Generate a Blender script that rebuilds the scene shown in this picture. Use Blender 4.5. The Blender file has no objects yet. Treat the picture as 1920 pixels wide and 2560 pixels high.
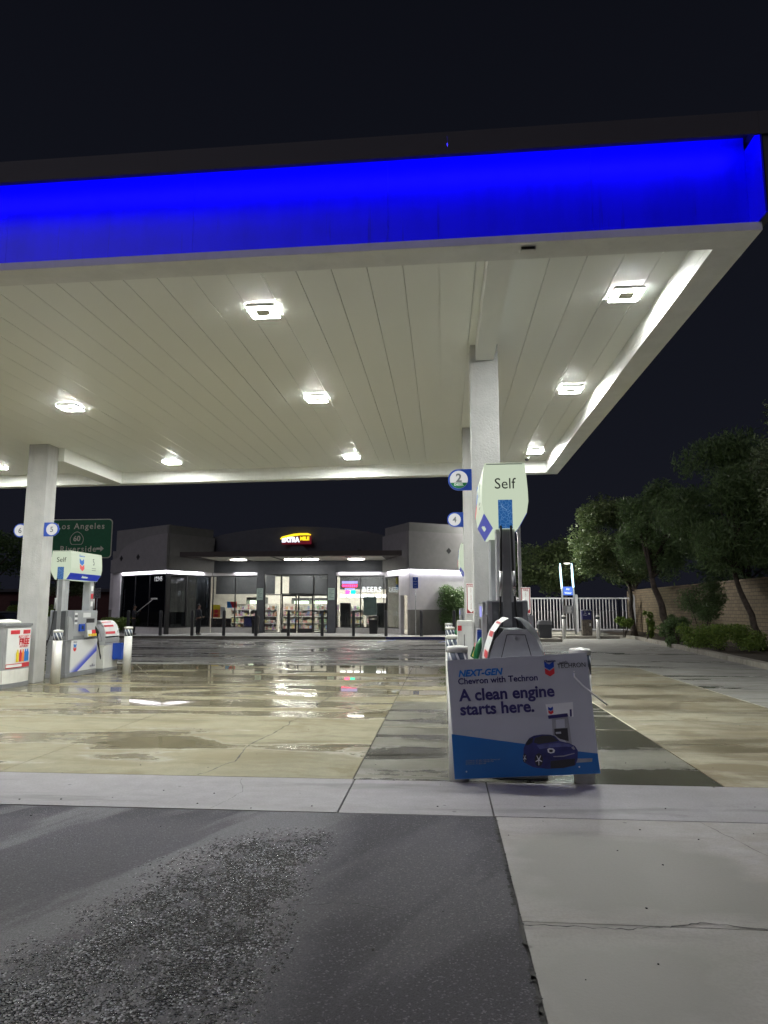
import bpy, math, random
import numpy as np
from mathutils import Matrix, Vector, noise as mnoise
R = math.radians
scene = bpy.context.scene
COL = scene.collection
random.seed(7)

# ------------------------------------------------------------------ camera, sky, night fill, exposure
PITCH = math.atan(242/1740); YAW = math.atan(150/math.hypot(1740, 242)); EYE = 1.6
cam_d = bpy.data.cameras.new('camera'); cam = bpy.data.objects.new('camera', cam_d); COL.objects.link(cam)
cam.location = (0, 0, EYE); cam.rotation_euler = (R(90) + PITCH, 0, YAW)
cam_d.sensor_fit = 'VERTICAL'; cam_d.sensor_height = 24; cam_d.lens = 24*1740/2560
cam_d.clip_start = .05; cam_d.clip_end = 3000
scene.camera = cam
scene.view_settings.view_transform = 'Standard'; scene.view_settings.look = 'None'
scene.view_settings.exposure = .32; scene.view_settings.gamma = 1
scene.cycles.use_denoising = True
scene.cycles.max_bounces = 8; scene.cycles.diffuse_bounces = 4; scene.cycles.glossy_bounces = 3
scene.cycles.transparent_max_bounces = 16; scene.cycles.sample_clamp_indirect = 6
scene.cycles.caustics_reflective = False; scene.cycles.caustics_refractive = False

wd = bpy.data.worlds.new('World'); scene.world = wd; wd.use_nodes = True
wn = wd.node_tree.nodes; wl = wd.node_tree.links
bg = wn['Background']
tc = wn.new('ShaderNodeTexCoord'); sp = wn.new('ShaderNodeSeparateXYZ'); rp = wn.new('ShaderNodeValToRGB')
wl.new(tc.outputs['Generated'], sp.inputs[0]); wl.new(sp.outputs['Z'], rp.inputs[0]); wl.new(rp.outputs[0], bg.inputs[0])
rp.color_ramp.elements[0].position = 0.0; rp.color_ramp.elements[0].color = (.0080, .0086, .0135, 1)
rp.color_ramp.elements[1].position = .75; rp.color_ramp.elements[1].color = (.0036, .0041, .0068, 1)
e_ = rp.color_ramp.elements.new(.3); e_.color = (.0060, .0068, .0110, 1)
bg.inputs[1].default_value = .86

# soft fill sun added for sky glow and street light from behind the camera
sun_d = bpy.data.lights.new('night_fill', 'SUN'); sun_d.energy = .43; sun_d.angle = R(40); sun_d.color = (.96, .90, 1.0)
sun = bpy.data.objects.new('night_fill', sun_d); COL.objects.link(sun)
sun.rotation_euler = (R(50), 0, R(-44))

# ------------------------------------------------------------------ measuring helpers (photo column / row -> metres at a given depth)
_fw = Vector((-math.sin(YAW)*math.cos(PITCH), math.cos(YAW)*math.cos(PITCH), math.sin(PITCH)))
_rt = Vector((math.cos(YAW), math.sin(YAW), 0)); _up = _rt.cross(_fw)
def at(px, py, y):
    r = _fw + _rt*((px-960)/1740) - _up*((py-1280)/1740)
    return Vector((0, 0, EYE)) + r*(y/r.y)
def X(px, y, py=1522): return at(px, py, y).x
def Zy(py, y, px=960): return at(px, py, y).z
def seg_s(px, p, q):
    "distance along the plan segment p->q where the photo column px crosses it"
    r = at(px, 1522, 1); d = Vector((r.x, r.y)); p = Vector(p); q = Vector(q); u = (q-p).normalized()
    den = d.x*u.y - d.y*u.x
    return (p.y*d.x - p.x*d.y)/(-den) if abs(den) > 1e-9 else 0

# ------------------------------------------------------------------ mesh builder
class MB:
    def __init__(s): s.v = []; s.f = []; s.m = []; s.sm = []; s.M = Matrix(); s.cm = 0; s.smooth = False
    def face(s, ids, m=None): s.f.append(tuple(ids)); s.m.append(s.cm if m is None else m); s.sm.append(s.smooth)
    def pt(s, p):
        s.v.append(tuple(s.M @ Vector(p))); return len(s.v)-1
    def box(s, x0, y0, z0, x1, y1, z1, m=None, bev=0):
        if bev > 0:
            b = min(bev, abs(x1-x0)*.45, abs(y1-y0)*.45, abs(z1-z0)*.45)
            import bmesh
            bm = bmesh.new(); bmesh.ops.create_cube(bm, size=1)
            for v in bm.verts: v.co = Vector(((x0+x1)/2+v.co.x*(x1-x0), (y0+y1)/2+v.co.y*(y1-y0), (z0+z1)/2+v.co.z*(z1-z0)))
            bmesh.ops.bevel(bm, geom=bm.edges[:], offset=b, segments=2, profile=.5, affect='EDGES')
            k = len(s.v); bm.verts.index_update()
            for v in bm.verts: s.v.append(tuple(s.M @ v.co))
            for f in bm.faces: s.face([k+v.index for v in f.verts], m)
            bm.free(); return
        i = [s.pt(p) for p in ((x0,y0,z0),(x1,y0,z0),(x1,y1,z0),(x0,y1,z0),(x0,y0,z1),(x1,y0,z1),(x1,y1,z1),(x0,y1,z1))]
        for q in ((0,3,2,1),(4,5,6,7),(0,1,5,4),(1,2,6,5),(2,3,7,6),(3,0,4,7)): s.face([i[k] for k in q], m)
    def prism(s, poly, d0, d1, axis='z', m=None):
        "polygon in two axes extruded along the third"
        def mk(a, b, d): return {'z': (a, b, d), 'y': (a, d, b), 'x': (d, a, b)}[axis]
        n = len(poly); a = [s.pt(mk(p[0], p[1], d0)) for p in poly]; b = [s.pt(mk(p[0], p[1], d1)) for p in poly]
        s.face(a[::-1], m); s.face(b, m)
        for k in range(n): s.face((a[k], a[(k+1) % n], b[(k+1) % n], b[k]), m)
    def cyl(s, p0, p1, r0, r1=None, n=16, m=None, caps=True):
        r1 = r0 if r1 is None else r1; p0 = Vector(p0); p1 = Vector(p1); d = (p1-p0).normalized()
        u = d.orthogonal().normalized(); w = d.cross(u); sv = s.smooth
        a = []; b = []
        for k in range(n):
            t = 2*math.pi*k/n; o = u*math.cos(t)+w*math.sin(t)
            a.append(s.pt(p0+o*r0)); b.append(s.pt(p1+o*r1))
        s.smooth = True
        for k in range(n): s.face((a[k], a[(k+1) % n], b[(k+1) % n], b[k]), m)
        s.smooth = sv
        if caps: s.face(a[::-1], m); s.face(b, m)
    def tube(s, pts, r, n=8, m=None):
        pts = [Vector(p) for p in pts]; sv = s.smooth; s.smooth = True; prev = None; u = None
        for i, p in enumerate(pts):
            d = (pts[min(i+1, len(pts)-1)] - pts[max(i-1, 0)]).normalized()
            u = d.orthogonal().normalized() if u is None else (u - d*u.dot(d)).normalized()
            w = d.cross(u); rr = r[i] if isinstance(r, (list, tuple)) else r
            ring = [s.pt(p + (u*math.cos(2*math.pi*k/n)+w*math.sin(2*math.pi*k/n))*rr) for k in range(n)]
            if prev:
                for k in range(n): s.face((prev[k], prev[(k+1) % n], ring[(k+1) % n], ring[k]), m)
            else: s.face(ring[::-1], m)
            prev = ring
        s.face(prev, m); s.smooth = sv
    def lathe(s, prof, c=(0, 0), n=24, m=None):
        sv = s.smooth; s.smooth = True; prev = None
        for r, z in prof:
            ring = [s.pt((c[0]+r*math.cos(2*math.pi*k/n), c[1]+r*math.sin(2*math.pi*k/n), z)) for k in range(n)]
            if prev:
                for k in range(n): s.face((prev[k], prev[(k+1) % n], ring[(k+1) % n], ring[k]), m)
            else: s.face(ring[::-1], m)
            prev = ring
        s.face(prev, m); s.smooth = sv
    def poly(s, pts, m=None): s.face([s.pt(p) for p in pts], m)
    def build(s, name, mats, parent=None, world=False):
        me = bpy.data.meshes.new(name); v = s.v
        if world and parent is not None:
            off = Vector((0, 0, 0)); q = parent
            while q is not None: off += q.location; q = q.parent
            v = [(a[0]-off.x, a[1]-off.y, a[2]-off.z) for a in v]
        me.from_pydata(v, [], s.f)
        for x in (mats if isinstance(mats, (list, tuple)) else [mats]): me.materials.append(x)
        me.polygons.foreach_set('material_index', s.m); me.polygons.foreach_set('use_smooth', s.sm)
        me.update()
        o = bpy.data.objects.new(name, me); COL.objects.link(o); o.parent = parent
        return o
def tag(o, label=None, cat=None, group=None, kind=None):
    for k, v in (('label', label), ('category', cat), ('group', group), ('kind', kind)):
        if v: o[k] = v
    return o
def thing(name, loc, label, cat, group=None, rz=0):
    o = bpy.data.objects.new(name, None); COL.objects.link(o); o.location = loc; o.rotation_euler = (0, 0, rz)
    o.empty_display_size = .2
    return tag(o, label, cat, group)
def copy_tree(o, parent=None):
    c = o.copy(); COL.objects.link(c); c.parent = parent
    for ch in list(o.children): copy_tree(ch, c)
    return c
def frame(o, ux, uy):
    ux = Vector(ux).normalized(); uy = Vector(uy); uy = (uy-ux*uy.dot(ux)).normalized(); n = ux.cross(uy)
    return Matrix(((ux.x, uy.x, n.x, o[0]), (ux.y, uy.y, n.y, o[1]), (ux.z, uy.z, n.z, o[2]), (0, 0, 0, 1)))
def text(mb, body, size, M, align='CENTER', bold=0.0, depth=.002, shear=0, sx=1.0, m=None, spacing=1.0):
    cu = bpy.data.curves.new('t', 'FONT'); cu.body = body; cu.size = size; cu.align_x = align; cu.align_y = 'CENTER'
    cu.offset = bold; cu.extrude = depth/2; cu.shear = shear; cu.resolution_u = 3; cu.space_character = spacing
    ob = bpy.data.objects.new('t', cu); COL.objects.link(ob)
    dg = bpy.context.evaluated_depsgraph_get(); dg.update()
    me = bpy.data.meshes.new_from_object(ob.evaluated_get(dg))
    k = len(mb.v)
    for v in me.vertices: mb.v.append(tuple(mb.M @ M @ Vector((v.co.x*sx, v.co.y, v.co.z))))
    for p in me.polygons: mb.face([k+i for i in p.vertices], m)
    bpy.data.objects.remove(ob); bpy.data.curves.remove(cu); bpy.data.meshes.remove(me)

# ------------------------------------------------------------------ materials
class NT:
    def __init__(s, name):
        s.mat = bpy.data.materials.new(name); s.mat.use_nodes = True; s.t = s.mat.node_tree; s.n = s.t.nodes; s.l = s.t.links
        s.b = s.n['Principled BSDF']; s.out = s.n['Material Output']; s._c = None
    def new(s, t, **k):
        x = s.n.new(t)
        for a, b in k.items(): setattr(x, a, b)
        return x
    def put(s, sock, v):
        if hasattr(v, 'is_output'): s.l.new(v, sock)
        elif isinstance(v, (tuple, list)): sock.default_value = (*v, 1) if len(v) == 3 and sock.type == 'RGBA' else v
        else: sock.default_value = v
    def co(s):
        if s._c is None: s._c = s.new('ShaderNodeNewGeometry').outputs['Position']
        return s._c
    def obj(s): return s.new('ShaderNodeTexCoord').outputs['Object']
    def xyz(s, v):
        q = s.new('ShaderNodeSeparateXYZ'); s.l.new(v, q.inputs[0]); return q.outputs
    def map(s, v, sc=(1, 1, 1), rot=(0, 0, 0), loc=(0, 0, 0)):
        q = s.new('ShaderNodeMapping'); s.l.new(v, q.inputs[0]); q.inputs['Scale'].default_value = sc
        q.inputs['Rotation'].default_value = rot; q.inputs['Location'].default_value = loc; return q.outputs[0]
    def noise(s, v, sc=1, det=4, ro=.55, dist=0):
        q = s.new('ShaderNodeTexNoise'); s.l.new(v, q.inputs['Vector']); q.inputs['Scale'].default_value = sc
        q.inputs['Detail'].default_value = det; q.inputs['Roughness'].default_value = ro; q.inputs['Distortion'].default_value = dist
        return q.outputs['Fac']
    def voro(s, v, sc=1, feature='F1', out='Distance', rnd=1):
        q = s.new('ShaderNodeTexVoronoi', feature=feature); s.l.new(v, q.inputs['Vector']); q.inputs['Scale'].default_value = sc
        q.inputs['Randomness'].default_value = rnd; return q.outputs[out]
    def m(s, op, a, b=0, clamp=False):
        q = s.new('ShaderNodeMath', operation=op); q.use_clamp = clamp; s.put(q.inputs[0], a); s.put(q.inputs[1], b); return q.outputs[0]
    def rng(s, v, a, b, c=0, d=1, smooth=True):
        q = s.new('ShaderNodeMapRange', interpolation_type='SMOOTHSTEP' if smooth else 'LINEAR'); s.put(q.inputs[0], v)
        for i, x in enumerate((a, b, c, d)): s.put(q.inputs[1+i], x)
        return q.outputs[0]
    def mix(s, f, a, b):
        q = s.new('ShaderNodeMix', data_type='RGBA'); s.put(q.inputs[0], f); s.put(q.inputs[6], a); s.put(q.inputs[7], b); return q.outputs[2]
    def bump(s, h, st=.3, d=.01, prev=None):
        q = s.new('ShaderNodeBump'); s.put(q.inputs['Height'], h); s.put(q.inputs['Strength'], st); q.inputs['Distance'].default_value = d
        if prev is not None: s.l.new(prev, q.inputs['Normal'])
        return q.outputs[0]
    def set(s, **k):
        for a, v in k.items(): s.put(s.b.inputs[{'col': 'Base Color', 'rough': 'Roughness', 'metal': 'Metallic', 'nor': 'Normal', 'spec': 'Specular IOR Level',
              'emi': 'Emission Color', 'est': 'Emission Strength', 'coat': 'Coat Weight', 'alpha': 'Alpha', 'trans': 'Transmission Weight', 'sub': 'Subsurface Weight'}[a]], v)
        return s.mat
def paint(name, c, rough=.45, metal=0, var=.10, sc=3, bump=0, bsc=60, dirt=0):
    t = NT(name); n = t.noise(t.obj(), sc, 5, .6)
    lo = tuple(x*(1-var) for x in c); hi = tuple(min(1, x*(1+var)) for x in c)
    col = t.mix(t.rng(n, .3, .7), lo, hi)
    if dirt:
        col = t.mix(t.m('MULTIPLY', t.rng(t.noise(t.map(t.obj(), (9, 9, .8)), 1, 5, .6), .5, .75), dirt), col, tuple(x*.45 for x in c))
    t.set(col=col, rough=t.rng(t.noise(t.obj(), sc*4, 3), .3, .7, rough*.85, min(1, rough*1.2)), metal=metal)
    if bump: t.set(nor=t.bump(t.noise(t.obj(), bsc, 4, .6), bump, .01))
    return t.mat
def glow(name, c, st): 
    t = NT(name); t.set(col=(.02, .02, .02), emi=c, est=st, rough=.4); return t.mat

M = {}
M['white_paint'] = paint('white_paint', (.74, .74, .70), .35, var=.05, dirt=.12)
M['bollard_white'] = paint('bollard_white', (.72, .72, .69), .38, var=.05, dirt=.18)
M['soffit'] = NT('soffit_metal').set(col=(.92, .94, .90), rough=.38)
M['trim'] = paint('trim_metal', (.78, .79, .76), .42, var=.05, dirt=.1)
M['stucco'] = paint('stucco', (.44, .44, .435), .78, var=.08, bump=.95, bsc=38, dirt=.2)
M['dark_metal'] = NT('dark_metal').set(col=(.075, .073, .085), rough=.7, spec=.2)
M['black'] = paint('black_plastic', (.012, .012, .014), .35)
M['rubber'] = paint('black_rubber', (.010, .010, .010), .45)
M['pump_grey'] = paint('pump_grey', (.27, .28, .30), .38, metal=.25, var=.06, sc=5, dirt=.1)
M['pump_light'] = paint('pump_light_grey', (.40, .41, .43), .35, metal=.3, var=.06)
M['pump_dark'] = paint('pump_dark_grey', (.075, .08, .09), .42, var=.08)
M['pump_mid'] = paint('pump_mid_grey', (.26, .265, .28), .45)
M['hood'] = paint('hood_grey', (.46, .47, .50), .4, var=.05)
M['pump_pale'] = paint('pump_pale_grey', (.50, .51, .53), .4)
M['steel'] = paint('brushed_steel', (.45, .46, .47), .3, metal=.8)
M['chrome'] = paint('chrome', (.7, .7, .7), .15, metal=1)
M['blue'] = paint('sign_blue', (.012, .065, .42), .4, var=.04)
M['bright_blue'] = paint('bright_blue', (.02, .20, .62), .4, var=.03)
M['navy'] = paint('navy', (.015, .02, .12), .45, var=.05)
M['red'] = paint('sign_red', (.62, .03, .045), .4, var=.04)
M['dark_red'] = paint('dark_red', (.30, .02, .03), .5)
M['green'] = paint('handle_green', (.01, .18, .06), .35)
M['yellow'] = paint('yellow', (.75, .60, .03), .4)
M['orange'] = paint('orange', (.80, .25, .05), .4)
M['ink'] = paint('black_ink', (.02, .022, .025), .5)
M['grey_ink'] = paint('grey_ink', (.12, .13, .14), .5)
M['paper'] = paint('white_paper', (.78, .80, .80), .5, var=.03)
M['skin'] = paint('skin', (.22, .12, .08), .55)
M['clothes'] = paint('dark_clothes', (.010, .011, .016), .8, var=.25, sc=12)
M['jacket'] = paint('dark_jacket', (.020, .023, .034), .75, var=.5, sc=14)
M['hair'] = paint('black_hair', (.006, .006, .006), .5)
M['strip'] = glow('led_white_strip', (.95, .94, 1.0), 42)

# ================================================================== GROUND
def crack_mat():
    return paint('joint_dirt', (.022, .021, .020), .8)
M['joint'] = crack_mat()
def concrete(name, dry, wetc, stain, bias, streak=(.22, .9), pud_lo=.60, seed=0, wet_rough=.16, dryr=.78, xb=None, blobs=()):
    """bias: list of (y, wetness offset) along the depth of the forecourt"""
    t = NT(name); P = t.co(); x, y, z = t.xyz(P)
    Q = t.map(P, (1, 1, 1), loc=(seed*13.1, seed*7.7, 0))
    fine = t.noise(Q, 55, 3, .6); mid = t.noise(Q, 5, 6, .65); big = t.noise(t.map(Q, (streak[0], streak[1], 1)), 1.25, 4, .5, .5)
    rp = t.new('ShaderNodeValToRGB'); rp.color_ramp.interpolation = 'EASE'
    y0, y1 = bias[0][0], bias[-1][0]
    el = rp.color_ramp.elements
    while len(el) < len(bias): el.new(.5)
    for e, (yy, b) in zip(el, bias):
        e.position = (yy-y0)/(y1-y0); v = b+.5; e.color = (v, v, v, 1)
    t.put(rp.inputs[0], t.rng(y, y0, y1, 0, 1, False))
    off = t.m('SUBTRACT', rp.outputs[0], .5)
    if xb: off = t.m('ADD', off, t.rng(x, xb[0], xb[1], xb[2], xb[3]))
    w = t.m('ADD', t.m('ADD', big, off), t.m('MULTIPLY', t.m('SUBTRACT', mid, .5), .13))
    for (bx, by, rx, ry, st) in blobs:
        wx = t.m('MULTIPLY', t.m('SUBTRACT', t.noise(t.map(P, (.9, 2.2, 1), loc=(bx, 3, 0)), 1, 3, .5), .5), 1.5)
        q1 = t.m('ADD', t.m('DIVIDE', t.m('SUBTRACT', x, bx), rx), wx); q2 = t.m('ADD', t.m('DIVIDE', t.m('SUBTRACT', y, by), ry), t.m('MULTIPLY', wx, .8))
        w = t.m('ADD', w, t.m('MULTIPLY', t.rng(t.m('SQRT', t.m('ADD', t.m('MULTIPLY', q1, q1), t.m('MULTIPLY', q2, q2))), 1.5, .0), st))
    damp = t.rng(w, .43, .62); pud = t.rng(w, pud_lo, pud_lo+.05)
    n2 = t.noise(t.map(Q, (.8, 1.6, 1), loc=(9, 4, 0)), 1, 7, .7, .5)
    col = t.mix(t.rng(mid, .25, .75), tuple(c*.86 for c in dry), tuple(c*1.10 for c in dry))
    col = t.mix(t.m('MULTIPLY', t.rng(n2, .43, .62), .8), col, stain)
    n3 = t.noise(t.map(Q, (.35, 2.2, 1), loc=(31, 14, 0)), 1, 6, .68, .4)
    col = t.mix(t.m('MULTIPLY', t.rng(n3, .52, .68), .65), col, tuple(c*.45 for c in stain))
    sp_ = t.voro(Q, 2.4, out='Distance'); col = t.mix(t.m('MULTIPLY', t.rng(sp_, .05, .025), .7), col, tuple(c*.2 for c in dry))
    col = t.mix(t.m('MULTIPLY', t.rng(fine, .35, .7), .35), col, tuple(c*.62 for c in dry))
    col = t.mix(damp, col, wetc)
    rough = t.rng(damp, 0, 1, dryr, wet_rough); rough = t.m('ADD', rough, t.m('MULTIPLY', t.m('SUBTRACT', fine, .5), .15), True)
    rough = t.m('MULTIPLY', rough, t.rng(pud, 0, 1, 1, .12))
    t.set(col=col, rough=rough, spec=t.rng(damp, 0, 1, .24, .52))
    h = t.m('ADD', t.m('MULTIPLY', fine, .5), t.m('MULTIPLY', t.noise(Q, 160, 2), .5))
    nb = t.bump(h, t.rng(pud, 0, 1, .28, .0), .006)
    nb = t.bump(t.noise(t.map(Q, (1, 1, 1)), 1.3, 3), t.rng(pud, 0, 1, .15, .012), .03, nb)
    t.set(nor=nb)
    return t.mat
TAN = (.255, .238, .165)
BIAS = [(6.8, -.07), (9.5, -.10), (11.0, -.04), (12.6, .04), (14.0, .09), (17.0, .10), (19.0, .15), (21, .10), (38, .12)]
M['pad'] = concrete('pad_concrete', TAN, (.185, .165, .105), (.18, .15, .085), BIAS, xb=(-2, 4, .02, -.12), blobs=((-1.4, 7.9, .8, .9, .17), (-3.5, 8.5, 1.0, 1.1, .15), (-2.6, 10.6, 1.4, .6, .11), (-1.1, 11.0, 1.2, .6, .12)))
M['pad_dark'] = concrete('pad_concrete_dark', (.165, .16, .13), (.072, .069, .055), (.11, .103, .08), [(6.8, .02), (13, .06)], seed=3, pud_lo=.70, dryr=.5)
M['lane'] = concrete('lane_concrete', (.295, .275, .205), (.15, .13, .085), (.15, .115, .062), [(6.8, -.05), (12, -.03), (20, .0)], seed=5, pud_lo=.74, dryr=.75, wet_rough=.3)
M['lot'] = concrete('lot_concrete', (.34, .335, .315), (.165, .16, .15), (.27, .26, .23), [(19, .02), (24, .05), (37, .03), (60, 0)], seed=8, xb=(2, 6, 0, -.12), wet_rough=.22, pud_lo=.62)
M['apron'] = concrete('apron_concrete', (.25, .238, .245), (.18, .172, .176), (.23, .218, .22), [(-10, -.12), (3, -.10), (7, -.08)], seed=11, pud_lo=.80, streak=(.4, .6), dryr=.62, wet_rough=.4)
M['slab_near'] = concrete('near_slab_concrete', (.30, .283, .27), (.15, .14, .122), (.24, .222, .198), [(-10, .05), (3.3, .07), (4.2, -.08), (7, -.04)], seed=14, pud_lo=.95, streak=(.5, .5), dryr=.75, wet_rough=.6, blobs=((1.0, 4.95, .9, .4, .30), (1.7, 4.3, 1.1, .35, .22), (3.2, 5.1, 1.2, .5, .22), (.7, 3.3, .5, .5, .12)))
M['kerb'] = concrete('kerb_concrete', (.38, .36, .31), (.2, .19, .16), (.28, .26, .22), [(0, -.2), (50, -.2)], seed=17, pud_lo=.9)
M['walk'] = concrete('walk_concrete', (.5, .5, .48), (.32, .32, .30), (.40, .40, .37), [(30, -.2), (60, -.2)], seed=19, pud_lo=.9)

def asphalt_mat():
    t = NT('asphalt'); P = t.co(); x, y, z = t.xyz(P)
    # ravelled, water-holding band running from the far middle of the sheet towards the near left
    wob = t.m('MULTIPLY', t.m('SUBTRACT', t.noise(P, 1.6, 4, .55), .5), .55); wobs = t.m('MULTIPLY', t.m('SUBTRACT', t.noise(P, 16, 4, .7), .5), .22)
    k = t.m('ADD', wob, wobs)
    def line(y0, x0, y1, x1): return t.m('ADD', t.m('MULTIPLY', y, (x1-x0)/(y1-y0)), x0-y0*(x1-x0)/(y1-y0))
    right = t.m('SUBTRACT', line(5.1, -.83, 2.95, -.80), x); left = t.m('SUBTRACT', x, line(5.1, -1.52, 3.1, -2.02))
    right = t.m('ADD', right, t.m('MULTIPLY', k, .5)); left = t.m('ADD', left, k)
    rav = t.m('MULTIPLY', t.m('MULTIPLY', t.rng(right, -.14, .20), t.rng(left, -.30, .38)), t.rng(y, 5.45, 4.95))
    thin = t.rng(t.noise(P, 3.2, 4, .6), .30, .52, .25, 1); rav = t.m('MULTIPLY', rav, thin)
    halo = t.m('MULTIPLY', t.rng(right, -.28, -.04), t.rng(y, 5.7, 5.2))           # lighter strip beside it
    patch = t.noise(t.map(t.map(P, rot=(0, 0, R(-64))), (.35, 1.5, 1), loc=(3.3, .42, 0)), 1.0, 5, .5, .3)
    lp = t.m('MULTIPLY', t.rng(patch, .45, .56), t.rng(x, -.55, -1.15, .38, 1))
    n_f = t.noise(P, 95, 4, .7); v1 = t.voro(P, 120); vc = t.voro(P, 120, out='Color'); v2 = t.voro(P, 74); vc2 = t.voro(P, 74, out='Color')
    sep = t.new('ShaderNodeSeparateColor'); t.l.new(vc, sep.inputs[0]); s2 = t.new('ShaderNodeSeparateColor'); t.l.new(vc2, s2.inputs[0])
    rc = t.m('MULTIPLY', t.rng(t.m('SUBTRACT', rav, s2.outputs[1]), -.06, .06), t.rng(rav, .02, .12))
    col = t.mix(lp, (.064, .061, .068), (.118, .114, .122))  # light streaks: sheen painted as paler asphalt
    col = t.mix(t.m('MULTIPLY', halo, .6), col, (.13, .127, .135))
    col = t.mix(t.m('MULTIPLY', t.rng(sep.outputs[0], .88, .96), .45), col, (.22, .22, .23))
    col = t.mix(t.m('MULTIPLY', t.rng(n_f, .4, .68), .55), col, (.035, .034, .037))
    col = t.mix(t.m('MULTIPLY', rc, .9), col, t.mix(t.m('MULTIPLY', t.rng(s2.outputs[0], .15, .95), t.m('MULTIPLY', t.rng(v2, .60, .34), t.rng(t.noise(P, 5, 4, .65), .36, .62, .25, 1))), (.012, .012, .013), (.46, .46, .49)))  # pale stones with sparkle painted into the colour, dark gaps between
    rough = t.m('ADD', t.m('MULTIPLY', t.rng(lp, 0, 1, .88, .60), t.m('SUBTRACT', 1, rc)), t.m('MULTIPLY', rc, .10))
    t.set(col=col, rough=rough, spec=t.m('ADD', .22, t.m('MULTIPLY', rc, .4)))
    nb = t.bump(t.m('ADD', v1, t.m('MULTIPLY', n_f, .6)), t.rng(rc, 0, 1, .55, .15), .008)
    nb = t.bump(t.m('SUBTRACT', 1, v2), t.m('MULTIPLY', rc, .9), .018, nb)
    t.set(nor=nb); return t.mat
M['asphalt'] = asphalt_mat()
M['base'] = paint('base_ground', (.05, .048, .045), .9)
M['soil'] = paint('planter_soil', (.045, .034, .022), .95, var=.5, sc=9, bump=.8, bsc=14)

g = MB(); g.box(-400, -200, -.30, 400, 600, -.012); tag(g.build('ground', M['base']), kind='structure')
def slabs(name, mat, xs, ys, z1=0, gap=.007):
    b = MB()
    for i in range(len(xs)-1):
        for j in range(len(ys)-1):
            b.box(xs[i]+gap, ys[j]+gap, -.010, xs[i+1]-gap, ys[j+1]-gap, z1 + random.uniform(-.0015, .0015))
    return tag(b.build(name, mat), kind='structure')
slabs('concrete_pad', M['pad'], [-25.4, -21.9, -18.4, -14.9, -11.4, -7.9, -4.42, -.88], [6.84, 11.0, 15.3, 20.1])
slabs('concrete_pad', M['pad_dark'], [-.88, 2.52], [6.84, 9.80, 12.46])
slabs('concrete_pad', M['pad'], [-.88, 2.52], [12.46, 16.2, 20.1])
slabs('concrete_lane', M['lane'], [2.52, 5.22], [6.84, 8.9, 10.7, 12.7, 15.6, 20.1])
slabs('concrete_lot', M['lot'], [-40, -31, -25, -19, -14, -9.2, -4.4, .4, 5.22, 13], [20.1, 24.4, 29.2, 33.5, 37.0], gap=.006)
slabs('concrete_lot', M['lot'], [5.22, 9, 13], [6.84, 10.5, 15, 20.1], gap=.006)
slabs('concrete_lot', M['lot'], [2.6, 6, 13], [37.0, 42, 60], gap=.006)
slabs('concrete_lot', M['lot'], [-60, -50, -40, -30, -24.5], [37.0, 47, 58], gap=.006)
slabs('concrete_apron', M['apron'], [-25, -15, -8.5, -4.4, -.86], [5.74, 6.84]); slabs('concrete_apron', M['apron'], [-.86, .37, 5.2, 12], [5.74, 6.84])
slabs('concrete_walk', M['slab_near'], [.38, 4.6, 9], [-8, -3, .6, 3.9, 5.74], gap=.006)
b = MB()     # asphalt with a ragged, slightly low edge
nx = 60; xs = [-20 + 20.37*i/nx for i in range(nx+1)]
top = [(x, 5.735 + .010*mnoise.noise((x*6, 3, 0))) for x in xs]
rt_ = [(.365 + .014*mnoise.noise((1, y*7, 2)) + .012*mnoise.noise((4, y*23, 2)), y) for y in np.linspace(5.72, -6, 160)]
b.prism([(-20, -6)] + [(x, y) for x, y in rt_[::-1]] + top[::-1], -.010, -.003)
tag(b.build('road', M['asphalt']), kind='structure')
b = MB()
for (x0, x1, yy) in ((2.54, 5.2, 10.7), (2.54, 4.6, 12.7), (2.54, 3.3, 8.9), (-.86, 2.5, 9.8)):
    n_ = 40; pr = None
    for i in range(n_+1):
        xx = x0+(x1-x0)*i/n_; w_ = .008*random.uniform(.5, 1.5)
        a_ = (b.pt((xx, yy-w_, .0035)), b.pt((xx, yy+w_, .0035)))
        if pr: b.face((pr[0], a_[0], a_[1], pr[1]))
        pr = a_
for yy0, yy1, xx in ((9.85, 13.6, 2.53), (12.2, 20.0, 5.22)):
    b.box(xx-.012, yy0, .003, xx+.012, yy1, .004)
M['sealant'] = paint('joint_sealant', (.55, .52, .40), .6, var=.3, sc=5); tag(b.build('joint_sealant', M['sealant']), kind='structure')
def crack(pts, w, z=.0022, seed=0, sub=14):
    b = MB(); rr = random.Random(seed); P = []
    for i in range(len(pts)-1):
        for k in range(sub):
            t_ = k/sub; x = pts[i][0]*(1-t_)+pts[i+1][0]*t_; y = pts[i][1]*(1-t_)+pts[i+1][1]*t_
            P.append((x+.035*mnoise.noise((x*4+seed, y*4, 1))+rr.uniform(-.007, .007), y+.05*mnoise.noise((x*4, y*4+seed, 5))+rr.uniform(-.01, .01)))
    ids = []
    for i, (x, y) in enumerate(P):
        a = P[max(i-1, 0)]; c = P[min(i+1, len(P)-1)]; d = Vector((c[0]-a[0], c[1]-a[1])).normalized(); ww = w*rr.uniform(.25, 1.2)
        ids.append((b.pt((x-d.y*ww, y+d.x*ww, z)), b.pt((x+d.y*ww, y-d.x*ww, z))))
    for i in range(len(ids)-1): b.face((ids[i][0], ids[i][1], ids[i+1][1], ids[i+1][0]))
    return tag(b.build('pavement_crack', M['joint']), kind='structure')
crack([(-2.42, 6.86), (-2.22, 7.5), (-2.34, 8.3), (-2.2, 9.4), (-2.18, 10.6), (-2.15, 11.4), (-2.1, 13.4)], .009, seed=2)
crack([(.40, 3.89), (.9, 3.83), (1.25, 3.95), (1.65, 3.90), (2.4, 3.98)], .005, seed=4)
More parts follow.
